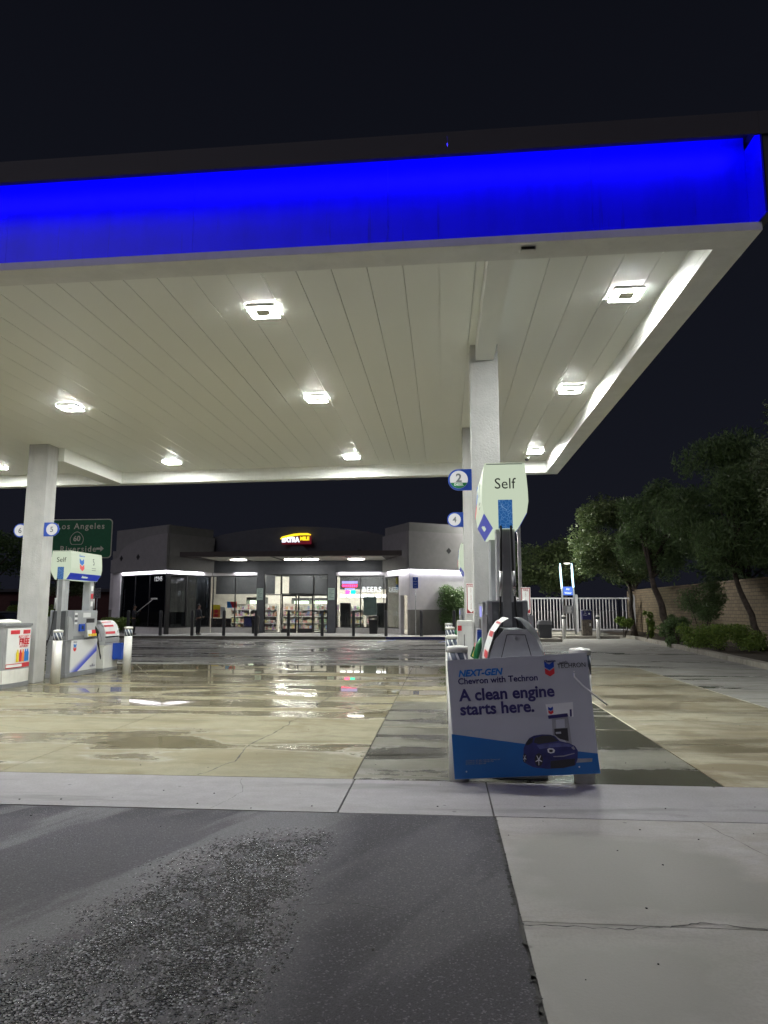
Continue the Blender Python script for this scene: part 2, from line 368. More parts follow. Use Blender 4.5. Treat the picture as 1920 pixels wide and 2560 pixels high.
crack([(-4.5, 9.3), (-5.3, 9.1), (-6.2, 9.5)], .005, seed=12)
crack([(1.9, 5.72), (2.1, 5.0), (2.6, 4.4)], .0025, seed=13)
crack([(-1.9, 5.75), (-1.8, 6.3), (-1.95, 6.83)], .002, seed=14)
crack([(2.55, 8.86), (3.0, 8.83), (3.4, 8.86)], .006, seed=6)
crack([(-.75, 4.0), (-.5, 4.05), (-.3, 3.98)], .003, z=.0, seed=8)
b = MB()     # dirt line along the ragged edge of the asphalt
for i in range(170):
    yy = random.uniform(1.5, 5.7); r_ = random.uniform(.006, .020); cx = .371+random.uniform(-.014, .008)
    b.poly([(cx+r_*random.uniform(.5, 1.1)*math.cos(a), yy+r_*random.uniform(.6, 1.5)*math.sin(a), .0022) for a in np.linspace(0, 2*math.pi, 7)[:-1]])
tag(b.build('edge_dirt', M['joint']), kind='stuff', label='crumbly black dirt along the ragged asphalt edge', cat='dirt')
b = MB()     # scattered grit and leaf scraps
for i in range(150):
    xx = random.uniform(-4, 4.5); yy = random.uniform(2.6, 11); r_ = random.uniform(.003, .008)
    if xx < .36 and yy < 5.7 and random.random() < .5: continue
    pts = [(xx+r_*math.cos(a)*random.uniform(.5, 1.3), yy+r_*math.sin(a)*random.uniform(.5, 1.3)) for a in np.linspace(0, 2*math.pi, 6)[:-1]]
    b.prism(pts, .001, .001+r_*.6)
tag(b.build('grit', M['joint']), kind='stuff', label='specks of grit scattered on the concrete', cat='grit')

# planter and kerbs on the right, walkway in front of the shop
curb = [(8.5, 19.56), (8.87, 23.77), (9.29, 28.94), (9.75, 34.0), (10.05, 38.6)]
curb = [(7.0, 5.0), (7.9, 13.0)] + curb + [(9.9, 39.6), (9.5, 40.2)]
def strip(pts, w, z0, z1):
    b = MB(); n = len(pts); L = []; Rr = []
    for i, p in enumerate(pts):
        a = pts[max(i-1, 0)]; c = pts[min(i+1, n-1)]; d = Vector((c[0]-a[0], c[1]-a[1])).normalized()
        L.append(p); Rr.append((p[0]+d.y*w, p[1]-d.x*w))
    for i in range(n-1):
        q = [L[i], Rr[i], Rr[i+1], L[i+1]]
        lo = [b.pt((x, y, z0)) for x, y in q]; hi = [b.pt((x, y, z1)) for x, y in q]
        b.face(hi)
        for k in range(4): b.face((lo[k], lo[(k+1) % 4], hi[(k+1) % 4], hi[k]))
    return b, Rr
b, inner = strip(curb, .28, -.01, .15); tag(b.build('planter_kerb', M['kerb']), kind='structure')
b = MB(); NN = 44
def lerp_edge(y):
    for i in range(len(inner)-1):
        if inner[i][1] <= y <= inner[i+1][1]:
            f_ = (y-inner[i][1])/max(1e-6, inner[i+1][1]-inner[i][1]); return inner[i][0]*(1-f_)+inner[i+1][0]*f_
    return inner[-3][0]
rows = []
for j in range(NN+1):
    y = 5+ (46.5-5)*j/NN; x0 = lerp_edge(y) if y < 39 else 10.0+(y-39)*.0
    rows.append([b.pt((x0+(12.7-x0)*i/8, y, .10 + .07*(i/8) + .05*mnoise.noise((i*.9, y*1.3, 0)))) for i in range(9)])
for j in range(NN):
    for i in range(8): b.face((rows[j][i], rows[j][i+1], rows[j+1][i+1], rows[j+1][i]))
tag(b.build('planter_soil', M['soil']), kind='structure')
b = MB(); b.box(-24.5, 37.0, -.01, 2.6, 60, .15)
tag(b.build('shop_walkway', M['walk']), kind='structure')
M['kerb_dark'] = paint('kerb_face_dark', (.10, .095, .075), .7, var=.2)
b = MB(); b.box(-24.5, 36.93, -.01, X(964, 37), 36.997, .147); tag(b.build('walkway_kerb', M['kerb_dark']), kind='structure')
b = MB(); b.box(X(964, 37)+.01, 36.93, -.01, 2.6, 36.997, .149); tag(b.build('walkway_kerb', M['navy']), kind='structure')
b = MB()
for x0 in (-2.6, .35):
    b.poly([(x0, 36.9, .004), (x0+.12, 36.9, .004), (x0-.55, 33.9, .004), (x0-.67, 33.9, .004)])
tag(b.build('parking_marking', M['blue']), kind='structure')
b = MB()   # islands by the air and water station
b.box(4.2, 35.1, -.01, 5.75, 36.9, .15, bev=.03); b.box(3.2, 39.0, -.01, 9.45, 47.5, .15, bev=.03)
tag(b.build('raised_island', M['kerb']), kind='structure')

# ================================================================== CANOPY
SOF = 5.44
cy = thing('station_canopy', (.62, 10, 0), 'white flat canopy with a glowing blue front band on stucco columns over the pumps', 'canopy')
XL, XR = -13.9, 2.70
b = MB()
k = -34
while -.01+.405*k < XR:
    x0 = -.01+.405*k; x1 = min(x0+.405, XR); x0 = max(x0, XL)
    if x1 > XL: b.box(x0+.004, 6.70, SOF, x1-.004, 18.1, SOF+.03)
    k += 1
b.box(XL, 6.7, SOF+.034, XR, 18.1, SOF+.06)
b.build('soffit', M['soffit'], cy, True)
b = MB()
b.box(XL, 6.38, 5.12, 3.02, 6.71, 5.20); b.box(XL, 6.585, 5.203, 3.0, 6.71, SOF+.03)
b.box(XL, 18.08, 5.12, 3.02, 18.38, 5.20); b.box(XL, 18.08, 5.203, 3.0, 18.30, SOF+.03)
b.box(2.69, 6.712, 5.12, 3.02, 18.078, 5.20); b.box(2.69, 6.712, 5.203, 2.99, 18.078, SOF+.03)
b.build('trim', M['trim'], cy, True)
def fascia_mat():
    t = NT('blue_fascia'); P = t.co(); x, y, z = t.xyz(P)
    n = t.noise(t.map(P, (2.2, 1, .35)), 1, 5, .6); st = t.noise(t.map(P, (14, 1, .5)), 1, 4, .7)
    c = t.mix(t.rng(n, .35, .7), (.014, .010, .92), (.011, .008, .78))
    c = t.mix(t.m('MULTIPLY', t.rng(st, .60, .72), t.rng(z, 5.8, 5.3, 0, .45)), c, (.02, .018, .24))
    t.set(col=c, rough=.42, spec=.4); return t.mat
M['fascia'] = fascia_mat()
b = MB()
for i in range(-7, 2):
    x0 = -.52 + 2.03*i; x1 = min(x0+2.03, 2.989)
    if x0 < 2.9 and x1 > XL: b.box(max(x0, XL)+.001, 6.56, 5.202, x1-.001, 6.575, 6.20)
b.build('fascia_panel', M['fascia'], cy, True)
b = MB(); b.box(2.99, 6.23, 5.205, 3.005, 6.6, 6.05); b.build('fascia_return', M['fascia'], cy, True)
b = MB()
for i in range(-6, 3):
    x0 = .085+2.9*i; x1 = x0+2.9
    if x1 > XL and x0 < 3.6: b.box(max(x0, XL)+.0004, 6.22, 5.99, min(x1, 3.6)-(.002 if i == 0 else .0004), 6.24, 6.22)
b.box(XL, 6.242, 6.19, 3.6, 6.62, 6.22)
b.box(3.02, 6.242, 5.23, 3.10, 18.3, 6.188); b.box(XL, 18.32, 5.21, 3.0, 18.36, 6.2); b.box(XL-.05, 6.5, 5.12, XL, 18.3, 6.2)
b.build('cornice', M['dark_metal'], cy, True)
b = MB(); b.box(XL, 6.63, 6.0, 3.0, 18.3, 6.08); b.build('roof_deck', M['dark_metal'], cy, True)
M['blue_led'] = glow('blue_led', (.03, .02, 1.0), 31)
b = MB()
x = 2.975-.335*50
while x < 2.9:
    b.box(x, 6.265, 6.12, x+.31, 6.295, 6.135); x += .335
b.build('led_strip', M['blue_led'], cy, True)
b = MB(); b.box(.50, 6.712, 5.20, .76, 9.798, SOF-.001); b.build('beam', M['soffit'], cy, True)
b = MB(); b.box(-9.2, 15.17, 5.12, -8.76, 18.078, SOF-.001); b.build('beam', M['soffit'], cy, True)
for (x0, y0, x1, y1) in ((.42, 9.80, .82, 10.2), (.43, 14.5, .83, 14.9), (-9.37, 14.75, -8.90, 15.17)):
    b = MB(); b.box(x0, y0, 0, x1, y1, SOF-.001, bev=.012); b.build('column', M['stucco'], cy, True)
    
SLOPE = .011
def fall(x): return SLOPE*(x-2.7)
for o in cy.children:
    if not o.name.startswith('column'):
        for v in o.data.vertices: v.co.z += fall(v.co.x+.62)
M['led'] = glow('canopy_led', (.98, 1.0, .955), 515)
M['driver'] = paint('driver_cover', (.62, .60, .52), .5)
M['fixture'] = paint('light_housing', (.75, .75, .72), .4)
def make_light():
    r_ = thing('canopy_light', (0, 0, SOF), 'x', 'ceiling light')
    b = MB(); b.box(-.225, -.225, -.022, .225, .225, -.001, bev=.004); b.build('housing', M['fixture'], r_)
    b = MB(); b.box(-.236, -.236, -.0475, .236, -.2235, -.0225); b.box(-.236, .2235, -.0475, .236, .236, -.0225); b.box(-.236, -.223, -.0475, -.2235, .223, -.0225); b.box(.2235, -.223, -.0475, .236, .223, -.0225); b.build('glow_guard', M['fixture'], r_)  # rim added to cut the bars' side glow on the soffit
    b = MB(); b.box(-.118, -.118, -.052, .118, .118, -.0225); b.build('driver_cover', M['driver'], r_)
    for a in range(4):
        b = MB(); b.M = Matrix.Rotation(a*math.pi/2, 4, 'Z')
        b.prism([(-.217, -.222), (.217, -.222), (.121, -.126), (-.121, -.126)], -.050, -.024); b.build('led_bar', M['led'], r_)
    return r_
L0 = make_light(); first = True
col_n = {2.26: 'rightmost', -2.25: 'second from right', -6.87: 'third from right', -11.54: 'leftmost'}
row_n = {8.27: 'in the row nearest the blue edge', 12.0: 'in the middle row', 16.86: 'in the back row'}
for x in col_n:
    for y in row_n:
        o = L0 if first else copy_tree(L0); first = False
        o.location = (x, y, SOF+fall(x)); o.scale = (.78, .78, 1); tag(o, f'square LED canopy light {row_n[y]}, {col_n[x]} in it', 'ceiling light', 'square LED lights under the canopy')
def dome(loc, label):
    r_ = thing('surveillance_camera', loc, label, 'camera', 'cameras under the canopy')
    b = MB(); b.lathe([(.07, 0), (.07, -.05), (.065, -.06)], n=20); b.build('mount', M['white_paint'], r_)
    b = MB(); b.lathe([(.058, -.06), (.055, -.085), (.04, -.11), (.015, -.122), (.002, -.124)], n=20); b.build('dome_cover', M['black'], r_)
dome((-4.05, 6.80, 5.44+fall(-4.05)), 'dark dome camera under the left part of the front canopy edge')
dome((2.15, 17.6, 5.44), 'white dome camera under the far right corner of the canopy')
r_ = thing('sensor_box', (.86, 6.52, 5.12), 'small dark box fixed under the front canopy trim, right of the middle', 'sensor box')
b = MB(); b.box(-.075, -.05, -.05, .075, .05, -.001, bev=.01); b.build('box_housing', M['fixture'], r_)
b = MB(); b.box(-.065, -.056, -.045, .065, -.0505, -.01); b.build('lens', M['black'], r_)

# column number signs
def number_sign(loc, side, num, label, diesel=False):
    r_ = thing('number_sign', loc, label, 'sign', 'round number signs on the canopy columns')
    h = .155; s = side
    pts = [(0, -h)] + [(s*(.185+h*math.sin(a)), -h*math.cos(a)) for a in np.linspace(0, math.pi, 21)] + [(0, h)]
    if s < 0: pts = pts[::-1]
    b = MB(); b.prism(pts, -.02, .02, 'y'); b.build('backing', M['blue'], r_)
    disc = glow('sign_face', (.80, .80, .78), .62) if 'sface' not in M else M['sface']; M['sface'] = disc  # disc face given a glow of its own to look bright
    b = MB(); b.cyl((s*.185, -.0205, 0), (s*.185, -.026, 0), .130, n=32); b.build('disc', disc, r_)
    if diesel:
        b = MB(); b.prism([(s*.185+.129*math.cos(a), .129*math.sin(a)) for a in np.linspace(-math.pi+.36, -.36, 16)], -.0263, -.0285, 'y'); b.build('green_band', M['green'], r_)
    b = MB(); text(b, num, .17, frame((s*.185, -.0275, .018 if diesel else -.008), (1, 0, 0), (0, 0, 1)), bold=.005 if diesel else .0025)
    b.build('lettering', M['grey_ink'], r_)
    if diesel:
        b = MB(); text(b, 'DIESEL', .046, frame((s*.185, -.0296, -.075), (1, 0, 0), (0, 0, 1)), bold=.0012); b.build('lettering', M['paper'], r_)
number_sign((.42, 9.98, 3.45), -1, '2', 'blue sign with 2 and green DIESEL band on the left of the front right column', True)
number_sign((.82, 9.98, 3.45), 1, '1', 'blue round sign peeking out right of the lit Self topper', True)
number_sign((.43, 14.7, 3.47), -1, '4', 'blue sign with a white disc reading 4 on the rear right column')
number_sign((-9.37, 14.95, 3.36), -1, '6', 'white disc reading 6 half hidden behind the left column')
number_sign((-8.90, 14.80, 3.36), 1, '5', 'blue sign with a white disc reading 5 on the left column')
def ext_sign(loc, label, w=.19, h=.62, post=False):
    r_ = thing('extinguisher_sign', loc, label, 'sign', 'fire extinguisher arrow signs')
    b = MB(); b.box(-w/2, -.004, 0, w/2, .0, h); b.build('plate', M['paper'], r_)
    b = MB()
    e = .018
    for (x0, z0, x1, z1) in ((-w/2+.008, .01, -w/2+.008+e, h-.01), (w/2-.008-e, .01, w/2-.008, h-.01), (-w/2+.008+e, h-.028, w/2-.008-e, h-.01)):
        b.box(x0, -.0065, z0, x1, -.0042, z1)
    b.prism([(-w/2+.026, .01), (w/2-.026, .01), (w/2-.026, .09), (0, .025), (-w/2+.026, .09)], -.0065, -.0042, 'y')
    text(b, 'FIRE', .062, frame((0, -.0055, h-.062), (1, 0, 0), (0, 0, 1)), bold=.001)
    for i, c in enumerate('EXTINGUISHER'):
        text(b, c, .038, frame((0, -.0055, h-.12-.036*i), (1, 0, 0), (0, 0, 1)))
    b.build('lettering', M['dark_red'], r_)
    if post:
        b = MB(); b.box(-.03, .001, -1.35, .03, .03, h); b.build('bracket', M['pump_dark'], r_)
ext_sign((X(1178, 14.49), 14.494, 1.50), 'red and white FIRE EXTINGUISHER arrow sign on the rear right column')
ext_sign((1.72, 15.0, 1.50), 'red and white arrow sign seen right of the front pump uprights', .2, .55, True)

# ================================================================== PUMPS
M['topper'] = glow('lit_topper', (.80, .92, .70), .54)
M['em_blue'] = glow('lit_blue_print', (.0, .19, .75), .55); M['em_red'] = glow('lit_red_print', (.75, .05, .06), .75); M['em_band'] = glow('lit_blue_band', (.004, .03, .45), .55)
def map_mat():
    t = NT('lit_map_print'); e = t.voro(t.obj(), 26, 'DISTANCE_TO_EDGE'); e2 = t.voro(t.obj(), 70, 'DISTANCE_TO_EDGE')
    f = t.m('MAXIMUM', t.rng(e, .035, .015, 0, .55), t.rng(e2, .03, .01, 0, .18))
    t.set(col=(.01, .01, .01), emi=t.mix(f, (.006, .085, .28), (.35, .55, .8)), est=.75); return t.mat
M['map'] = map_mat()
def swoosh_mat():
    t = NT('panel_print'); x, y, z = t.xyz(t.obj())
    d = t.m('SUBTRACT', t.m('ADD', t.m('MULTIPLY', z, 1.0), -.13), t.m('MULTIPLY', t.m('ADD', y, .2), .50))   # printed diagonal band with a faded upper side
    c = t.mix(t.m('MULTIPLY', t.rng(d, .24, .02), t.rng(d, -.02, -.005)), (.72, .73, .74), (.05, .08, .62))
    t.set(col=c, rough=.35); return t.mat
M['swoosh'] = swoosh_mat()
def chevron(b, M_, s):
    for k, z in enumerate((0, -.105)):
        b.M = M_ ; b.cm = k
        b.prism([(-.075*s, (.06+z)*s), (0, (.015+z)*s), (.075*s, (.06+z)*s), (.075*s, (-.025+z)*s), (0, (-.07+z)*s), (-.075*s, (-.025+z)*s)], 0, .003)
    b.M = Matrix(); b.cm = 0
def add_hose(p, s, yy, e):
    b = MB(); b.tube([(s*.055, yy+.02*e, 2.40), (s*.06, yy+.02*e, 2.2), (s*.065, yy+.02*e, 1.9), (s*.085, yy+.02*e, 1.5), (s*.14, yy+.02*e, 1.05), (s*.27, yy+.02*e, .62), (s*.33, yy+.02*e, .42), (s*.36, yy-.04*e, .36), (s*.385, yy-.13*e, .45), (s*.37, yy-.20*e, .75), (s*.35, yy-.24*e, .98)], .0125, 8); h = b.build('hose', M['rubber'], p)
    b = MB(); b.cyl((s*.065, yy+.02*e, 1.92), (s*.075, yy+.02*e, 1.66), .021, n=10); b.build('swivel', M['steel'], h)
    b = MB(); b.tube([(s*.35, yy-.24*e, .96), (s*.335, yy-.25*e, 1.05), (s*.305, yy-.26*e, 1.14), (s*.27, yy-.27*e, 1.22)], [.02, .036, .038, .02], 10)
    b.tube([(s*.345, yy-.25*e, 1.0), (s*.395, yy-.26*e, 1.03), (s*.36, yy-.26*e, 1.13)], .010, 6); b.build('nozzle', M['green' if s < 0 and e < 0 else 'black'], p)
def make_pump():
    p = thing('fuel_pump', (0, 0, 0), 'x', 'fuel pump')
    b = MB(); b.box(-.25, -.72, 0, .25, .72, .10, bev=.01); b.build('plinth', M['pump_grey'], p)
    b = MB(); b.box(-.235, -.72, .10, .235, .72, .90, bev=.01); b.build('cabinet', M['pump_grey'], p)
    for s in (-1, 1):
        b = MB(); b.box(s*.2355, -.52, .12, s*.250, .71, .885); b.build('side_panel', M['swoosh'], p)
        b = MB(); chevron(b, frame((s*.252, -.36*s if s > 0 else .50, .76), (0, s, 0), (0, 0, 1)), .85); b.build('emblem', [M['bright_blue'], M['red']], p)
        b = MB(); text(b, 'Chevron', .045, frame((s*.2535, -.36*s if s > 0 else .50, .845), (0, s, 0), (0, 0, 1)), bold=.001)
        text(b, 'with', .03, frame((s*.2535, .52*s if s > 0 else -.35, .24), (0, s, 0), (0, 0, 1)))
        text(b, 'TECHRON', .055, frame((s*.2535, .52*s if s > 0 else -.35, .20), (0, s, 0), (0, 0, 1))); b.build('lettering', M['navy'], p)
    b = MB(); b.box(-.225, -.70, .903, .225, .70, 1.62, bev=.015); b.build('body', M['pump_grey'], p)
    b = MB(); b.box(-.165, -.7015, 1.0, .165, -.703, 1.60); b.build('end_panel', M['pump_dark'], p)
    for s in (-1, 1):
        # curved grey fairing beside each end
        b = MB(); arc = [(-.70+.20*math.sin(a)*1.0, .92+.55*(1-math.cos(a))*0+.55*math.cos(a)) for a in np.linspace(0, math.pi/2, 10)]
        b.prism([(-.74, .905)] + [(-.74, 1.47)] + arc, s*.226, s*.275, 'x'); b.build('fairing', M['pump_light'], p)
        b = MB(); b.box(s*.2255, -.46, .99, s*.245, .66, 1.60, bev=.01); b.build('fascia', M['pump_light'], p)
        b = MB(); b.box(s*.2455, -.05, 1.44, s*.25, .32, 1.56); b.build('screen', glow('pump_screen', (.35, .36, .95), .9) if 'scr' not in M else M['scr'], p)
        M['scr'] = p.children[-1].data.materials[0]
        b = MB(); b.box(s*.2455, .12, 1.22, s*.249, .52, 1.41); b.build('display_recess', M['black'], p)
        b = MB(); b.box(s*.2455, -.24, 1.10, s*.29, .0, 1.28, bev=.01); b.build('card_reader', M['blue'], p)
        b = MB(); b.box(s*.2905, -.17, 1.15, s*.293, -.08, 1.24); b.build('card_slot', M['black'], p)
        b = MB(); b.prism([(.2455, .93), (.33, .95), (.285, 1.30), (.2455, 1.30)] if s > 0 else [(-.2455, .93), (-.33, .95), (-.285, 1.30), (-.2455, 1.30)], .06, .50, 'y'); b.build('grade_panel', M['pump_light'], p)
        for i, mt in enumerate(('paper', 'paper', 'red', 'red')):
            b = MB(); b.M = frame((s*.331, .075+.105*i, .955), (0, 1, 0), (-s*.045, 0, .35)); b.box(0, 0, -.002, .10, .17, .002) ; b.build('grade_label', M[mt], p)
            b = MB(); b.M = frame((s*.331, .10+.105*i, .965), (0, 1, 0), (-s*.045, 0, .35)); b.box(0, 0, .0025 if s > 0 else -.02, .06, .06, .02 if s > 0 else -.0025); b.build('grade_button', M['yellow'], p)
        for i in range(5):
            b = MB(); b.box(s*.2455, -.43, 1.28+.058*i, s*.249, -.31, 1.325+.058*i); b.build('notice', M['grey_ink'] if i % 2 else M['paper'], p)
    for yy in (-.69, .50):
        b = MB(); b.prism([(-.085, yy), (.085, yy), (.105, yy+.03), (.105, yy+.17), (.085, yy+.19), (-.085, yy+.19), (-.105, yy+.17), (-.105, yy+.03)], 1.622, 2.40); b.build('upright', M['pump_light'], p)
    b = MB(); b.box(-.045, -.712, .95, .045, -.6905, 2.38); b.build('end_cover', M['pump_mid'], p)
    for s in (-1, 1):
        b = MB(); b.prism([(s*.047, -.7035), (s*.098, -.69), (s*.098, -.6905), (s*.047, -.6955)][::s], 1.02, 2.38); b.build('edge_trim', M['pump_pale'], p)
    for i in range(3):
        b = MB(); b.box(.106, .54, 2.12-.20*i, .109, .65, 2.25-.20*i); b.build('notice', M['paper' if i != 1 else 'red'], p)
    # lit topper
    prof = [(.135, 2.37), (.235, 2.54), (.255, 2.66), (.252, 2.78), (.24, 2.94), (.225, 3.06), (.215, 3.08)]
    poly = prof + [(-x, z) for x, z in prof[::-1]]
    b = MB(); b.prism(poly, -.75, .75, 'y'); tp = b.build('topper', M['topper'], p)
    b = MB(); b.box(-.20, -.752, 3.062, .20, -.7505, 3.072); b.build('edge_line', M['grey_ink'], tp)
    for y0, y1 in ((-.754, -.7505), (.7505, .754)): b = MB(); b.box(-.078, y0, 2.372, .078, y1, 2.68); b.build('map_panel', M['map'], tp)
    for s in (-1, 1): b = MB(); text(b, 'Self', .165, frame((0, s*.7525, 2.85), (-s, 0, 0), (0, 0, 1))); b.build('lettering', M['ink'], tp)
    for s in (-1, 1):
        n_ = Vector((.17, 0, -.10)).normalized(); b = MB()
        a = [(s*(.140+.004), 2.375), (s*(.233+.004), 2.533)]
        q = [(a[0][0], -.735, a[0][1]), (a[0][0], .735, a[0][1]), (a[1][0], .735, a[1][1]), (a[1][0], -.735, a[1][1])]
        ids = [b.pt(v) for v in q]; ids2 = [b.pt((v[0]-s*.008, v[1], v[2]+.005)) for v in q]
        b.face(ids if s > 0 else ids[::-1]); b.face(ids2[::-1] if s > 0 else ids2)
        for i in range(4): b.face((ids[i], ids2[i], ids2[(i+1) % 4], ids[(i+1) % 4]))
        b.build('blue_band', M['em_band'], tp)
        Mx = frame((s*.258, -.28*s, 2.83), (0, s, 0), (-s*.10, 0, 1))
        b = MB(); chevron(b, Mx, 1.35); b.build('emblem', [M['em_blue'], M['em_red']], tp)
        b = MB(); text(b, 'Chevron', .075, frame((s*.252, -.28*s, 2.975), (0, s, 0), (-s*.10, 0, 1)), bold=.001); b.build('lettering', M['em_blue'], tp)
        b = MB(); text(b, '5', .24, frame((s*.258, .30*s, 2.85), (0, s, 0), (-s*.10, 0, 1)), sx=.8); 
        for i in range(2): b.M = frame((s*.259, .22*s, 2.69-.05*i), (0, s, 0), (-s*.02, 0, 1)); b.box(0, 0, 0, .2, .012, .002); b.M = Matrix()
        b.build('number', M['grey_ink'], tp)
        b = MB(); text(b, 'Techron', .085, frame((s*.195, 0, 2.455), (0, s, 0), (s*.093, 0, .158)), shear=.2, bold=.001, depth=.012); b.build('lettering', M['topper'], tp)
    # hoses and nozzles
    for s, yy, e in ((-1, -.76, -1), (1, .76, 1)): add_hose(p, s, yy, e)
    return p
P0 = make_pump()
P0.location = (.69, 8.48, 0); P0.scale = (1, 1, 1.045)
tag(P0, 'grey fuel pump with a lit Self topper behind the leaning advert board', 'fuel pump', 'fuel pumps under the canopy')
P1 = copy_tree(P0); P1.location = (.62, 16.6, 0); P1.scale = (1, 1, 1)
tag(P1, 'fuel pump mostly hidden behind the rear right column with the 4 sign', 'fuel pump', 'fuel pumps under the canopy')
P2 = copy_tree(P0); P2.location = (-9.03, 16.55, 0); P2.scale = (1, 1, .965)
tag(P2, 'grey and white fuel pump numbered 5 beside the left column', 'fuel pump', 'fuel pumps under the canopy')

def renumber(p, nums):
    tp = [c for c in p.children if c.name.startswith('topper')][0]
    for c in tp.children:
        if c.name.startswith('number'):
            s = 1 if c.data.vertices[0].co.x > 0 else -1
            b = MB(); text(b, nums[s], .24, frame((s*.258, .30*s, 2.85), (0, s, 0), (-s*.10, 0, 1)), sx=.8)
            for i in range(2): b.M = frame((s*.259, .22*s, 2.69-.05*i), (0, s, 0), (-s*.02, 0, 1)); b.box(0, 0, 0, .2, .012, .002); b.M = Matrix()
            t_ = b.build('tmp', M['grey_ink']); c.data = t_.data; bpy.data.objects.remove(t_)
add_hose(P0, 1, -.76, -1)
renumber(P0, {-1: '2', 1: '1'}); renumber(P1, {-1: '4', 1: '3'}); renumber(P2, {-1: '6', 1: '5'})

# windshield service stations
def make_station():
    p = thing('windshield_station', (0, 0, 0), 'x', 'service station')
    b = MB(); b.box(-.27, -.40, 0, .27, .40, .09, bev=.01); b.build('plinth', M['pump_grey'], p)
    b = MB(); b.box(-.26, -.39, .09, .26, .39, .74, bev=.012); b.build('cabinet', M['white_paint'], p)
    b = MB()
    prof = [(.285, .743), (.281, .93), (.252, 1.11), (.195, 1.25), (.11, 1.335)]
    poly = prof + [(-x, z) for x, z in prof[::-1]]
    b.prism(poly, -.40, -.375, 'y'); b.prism(poly, .375, .40, 'y'); b.box(-.27, -.374, .743, .27, .374, .80)
    b.prism([(.20, 1.10), (.10, 1.33), (-.10, 1.33), (-.20, 1.10)], -.374, .374, 'y'); hd = b.build('hood', M['hood'], p)
    b = MB(); b.prism([(-.088, 1.285), (.088, 1.285), (.205, .86), (-.205, .86)][::-1], -.4035, -.4015, 'y'); b.build('end_door', M['hood'], p)
    b = MB()
    q = [(-.088, 1.285), (.088, 1.285), (.205, .86), (-.205, .86)]
    for i in range(4):
        a = Vector((q[i][0], 0, q[i][1])); c = Vector((q[(i+1) % 4][0], 0, q[(i+1) % 4][1])); d = (c-a).normalized(); w = Vector((-d.z, 0, d.x))*.003
        b.poly([(v.x, -.4042, v.z) for v in (a-w, c-w, c+w, a+w)])
    b.build('door_gap', M['ink'], p)
    b = MB(); b.cyl((0, -.404, 1.25), (0, -.412, 1.25), .014, n=14); b.build('lock', M['steel'], p)
    for s in (-1, 1):
        # advert wrapped over the curved shoulder
        pr = [(.286, .99), (.258, 1.15), (.203, 1.305), (.133, 1.395), (.06, 1.436)]; b = MB(); i0 = None
        for (x, z) in pr:
            r_ = (b.pt((s*(x+.004), -.385, z+.003)), b.pt((s*(x+.004), .385, z+.003)), b.pt((s*x, .385, z)), b.pt((s*x, -.385, z)))
            if i0:
                for k2 in range(4): b.face((i0[k2], i0[(k2+1) % 4], r_[(k2+1) % 4], r_[k2]))
            else: b.face(r_)
            i0 = r_
        b.face(i0[::-1]); ad = b.build('advert', M['paper'], p)
        b = MB()
        for (x0, z0), (x1, z1) in (((.277, 1.05), (.265, 1.12)), ((.224, 1.255), (.203, 1.305)), ((.15, 1.378), (.133, 1.395))):
            ids = [b.pt(v) for v in ((s*(x0+.0075), -.37, z0+.006), (s*(x0+.0075), .15, z0+.006), (s*(x1+.0075), .15, z1+.006), (s*(x1+.0075), -.37, z1+.006))]; b.face(ids if s < 0 else ids[::-1])
        b.build('print', M['red'], ad)
        b = MB(); b.box(s*.2605, -.37, .81, s*.284, .37, .95, bev=.004); b.build('rail', M['pump_light'], p)
        b = MB(); b.box(s*.24, -.34, .80, s*.245, .34, .94); b.build('dark_opening', M['black'], p)
    b = MB(); b.tube([(.12, .2, .8), (.22, .26, .95), (.30, .33, 1.2)], .012, 6); b.build('squeegee', M['steel'], p)
    return p
S0 = make_station(); S0.location = (.695, 7.36, 0); S0.scale = (1, 1, 1.05)
tag(S0, 'grey windshield service station behind the leaning advert board', 'service unit', 'windshield service stations')
b = MB()
S1 = copy_tree(S0); S1.location = (-9.0, 17.95, 0); S1.scale = (1, 1, .90)
tag(S1, 'white and grey windshield station with a blue bucket beside pump 5', 'service unit', 'windshield service stations')
r_ = thing('water_bucket', (-8.60, 18.13, .28), 'blue plastic bucket hung on the left windshield station', 'bucket')
b = MB(); b.prism([(-.11, -.12), (.11, -.12), (.11, .12), (-.11, .12)], 0, .02)
for (x0, y0, x1, y1) in ((-.12, -.13, .12, -.115), (-.12, .115, .12, .13), (-.12, -.1149, -.105, .1149), (.105, -.1149, .12, .1149)): b.box(x0, y0, 0.021, x1, y1, .42)
b.build('bucket', M['blue'], r_); b = MB(); b.tube([(.0, -.12, .38), (.0, 0, .55), (.0, .12, .38)], .006, 6); b.build('handle', M['steel'], r_)

# advert bin at the left column
r_ = thing('advert_bin', (-9.0, 14.1, 0), 'grey and white rounded bin with a red FREE drinks advert, at the left frame edge', 'advert bin')
b = MB()
def rbox(x0, x1, y0, y1, bulge): return [(x0, y0), (x1, y0)] + [(x1+bulge*math.sin(a), y0+(y1-y0)*(a/math.pi)) for a in np.linspace(.15, math.pi-.15, 9)] + [(x1, y1), (x0, y1)]
b.prism(rbox(-.35, .13, -.48, .44, .06), 0, .09); b.build('plinth', M['pump_grey'], r_)
b = MB(); b.prism(rbox(-.34, .12, -.47, .43, .06), .091, .36); b.build('lower_shell', M['white_paint'], r_)
b = MB(); b.prism(rbox(-.34, .12, -.47, .43, .05), .361, 1.24); b.build('upper_shell', M['pump_light'], r_)
b = MB(); b.prism(rbox(-.36, .14, -.49, .45, .05), 1.241, 1.30); b.build('top_rim', M['pump_grey'], r_)
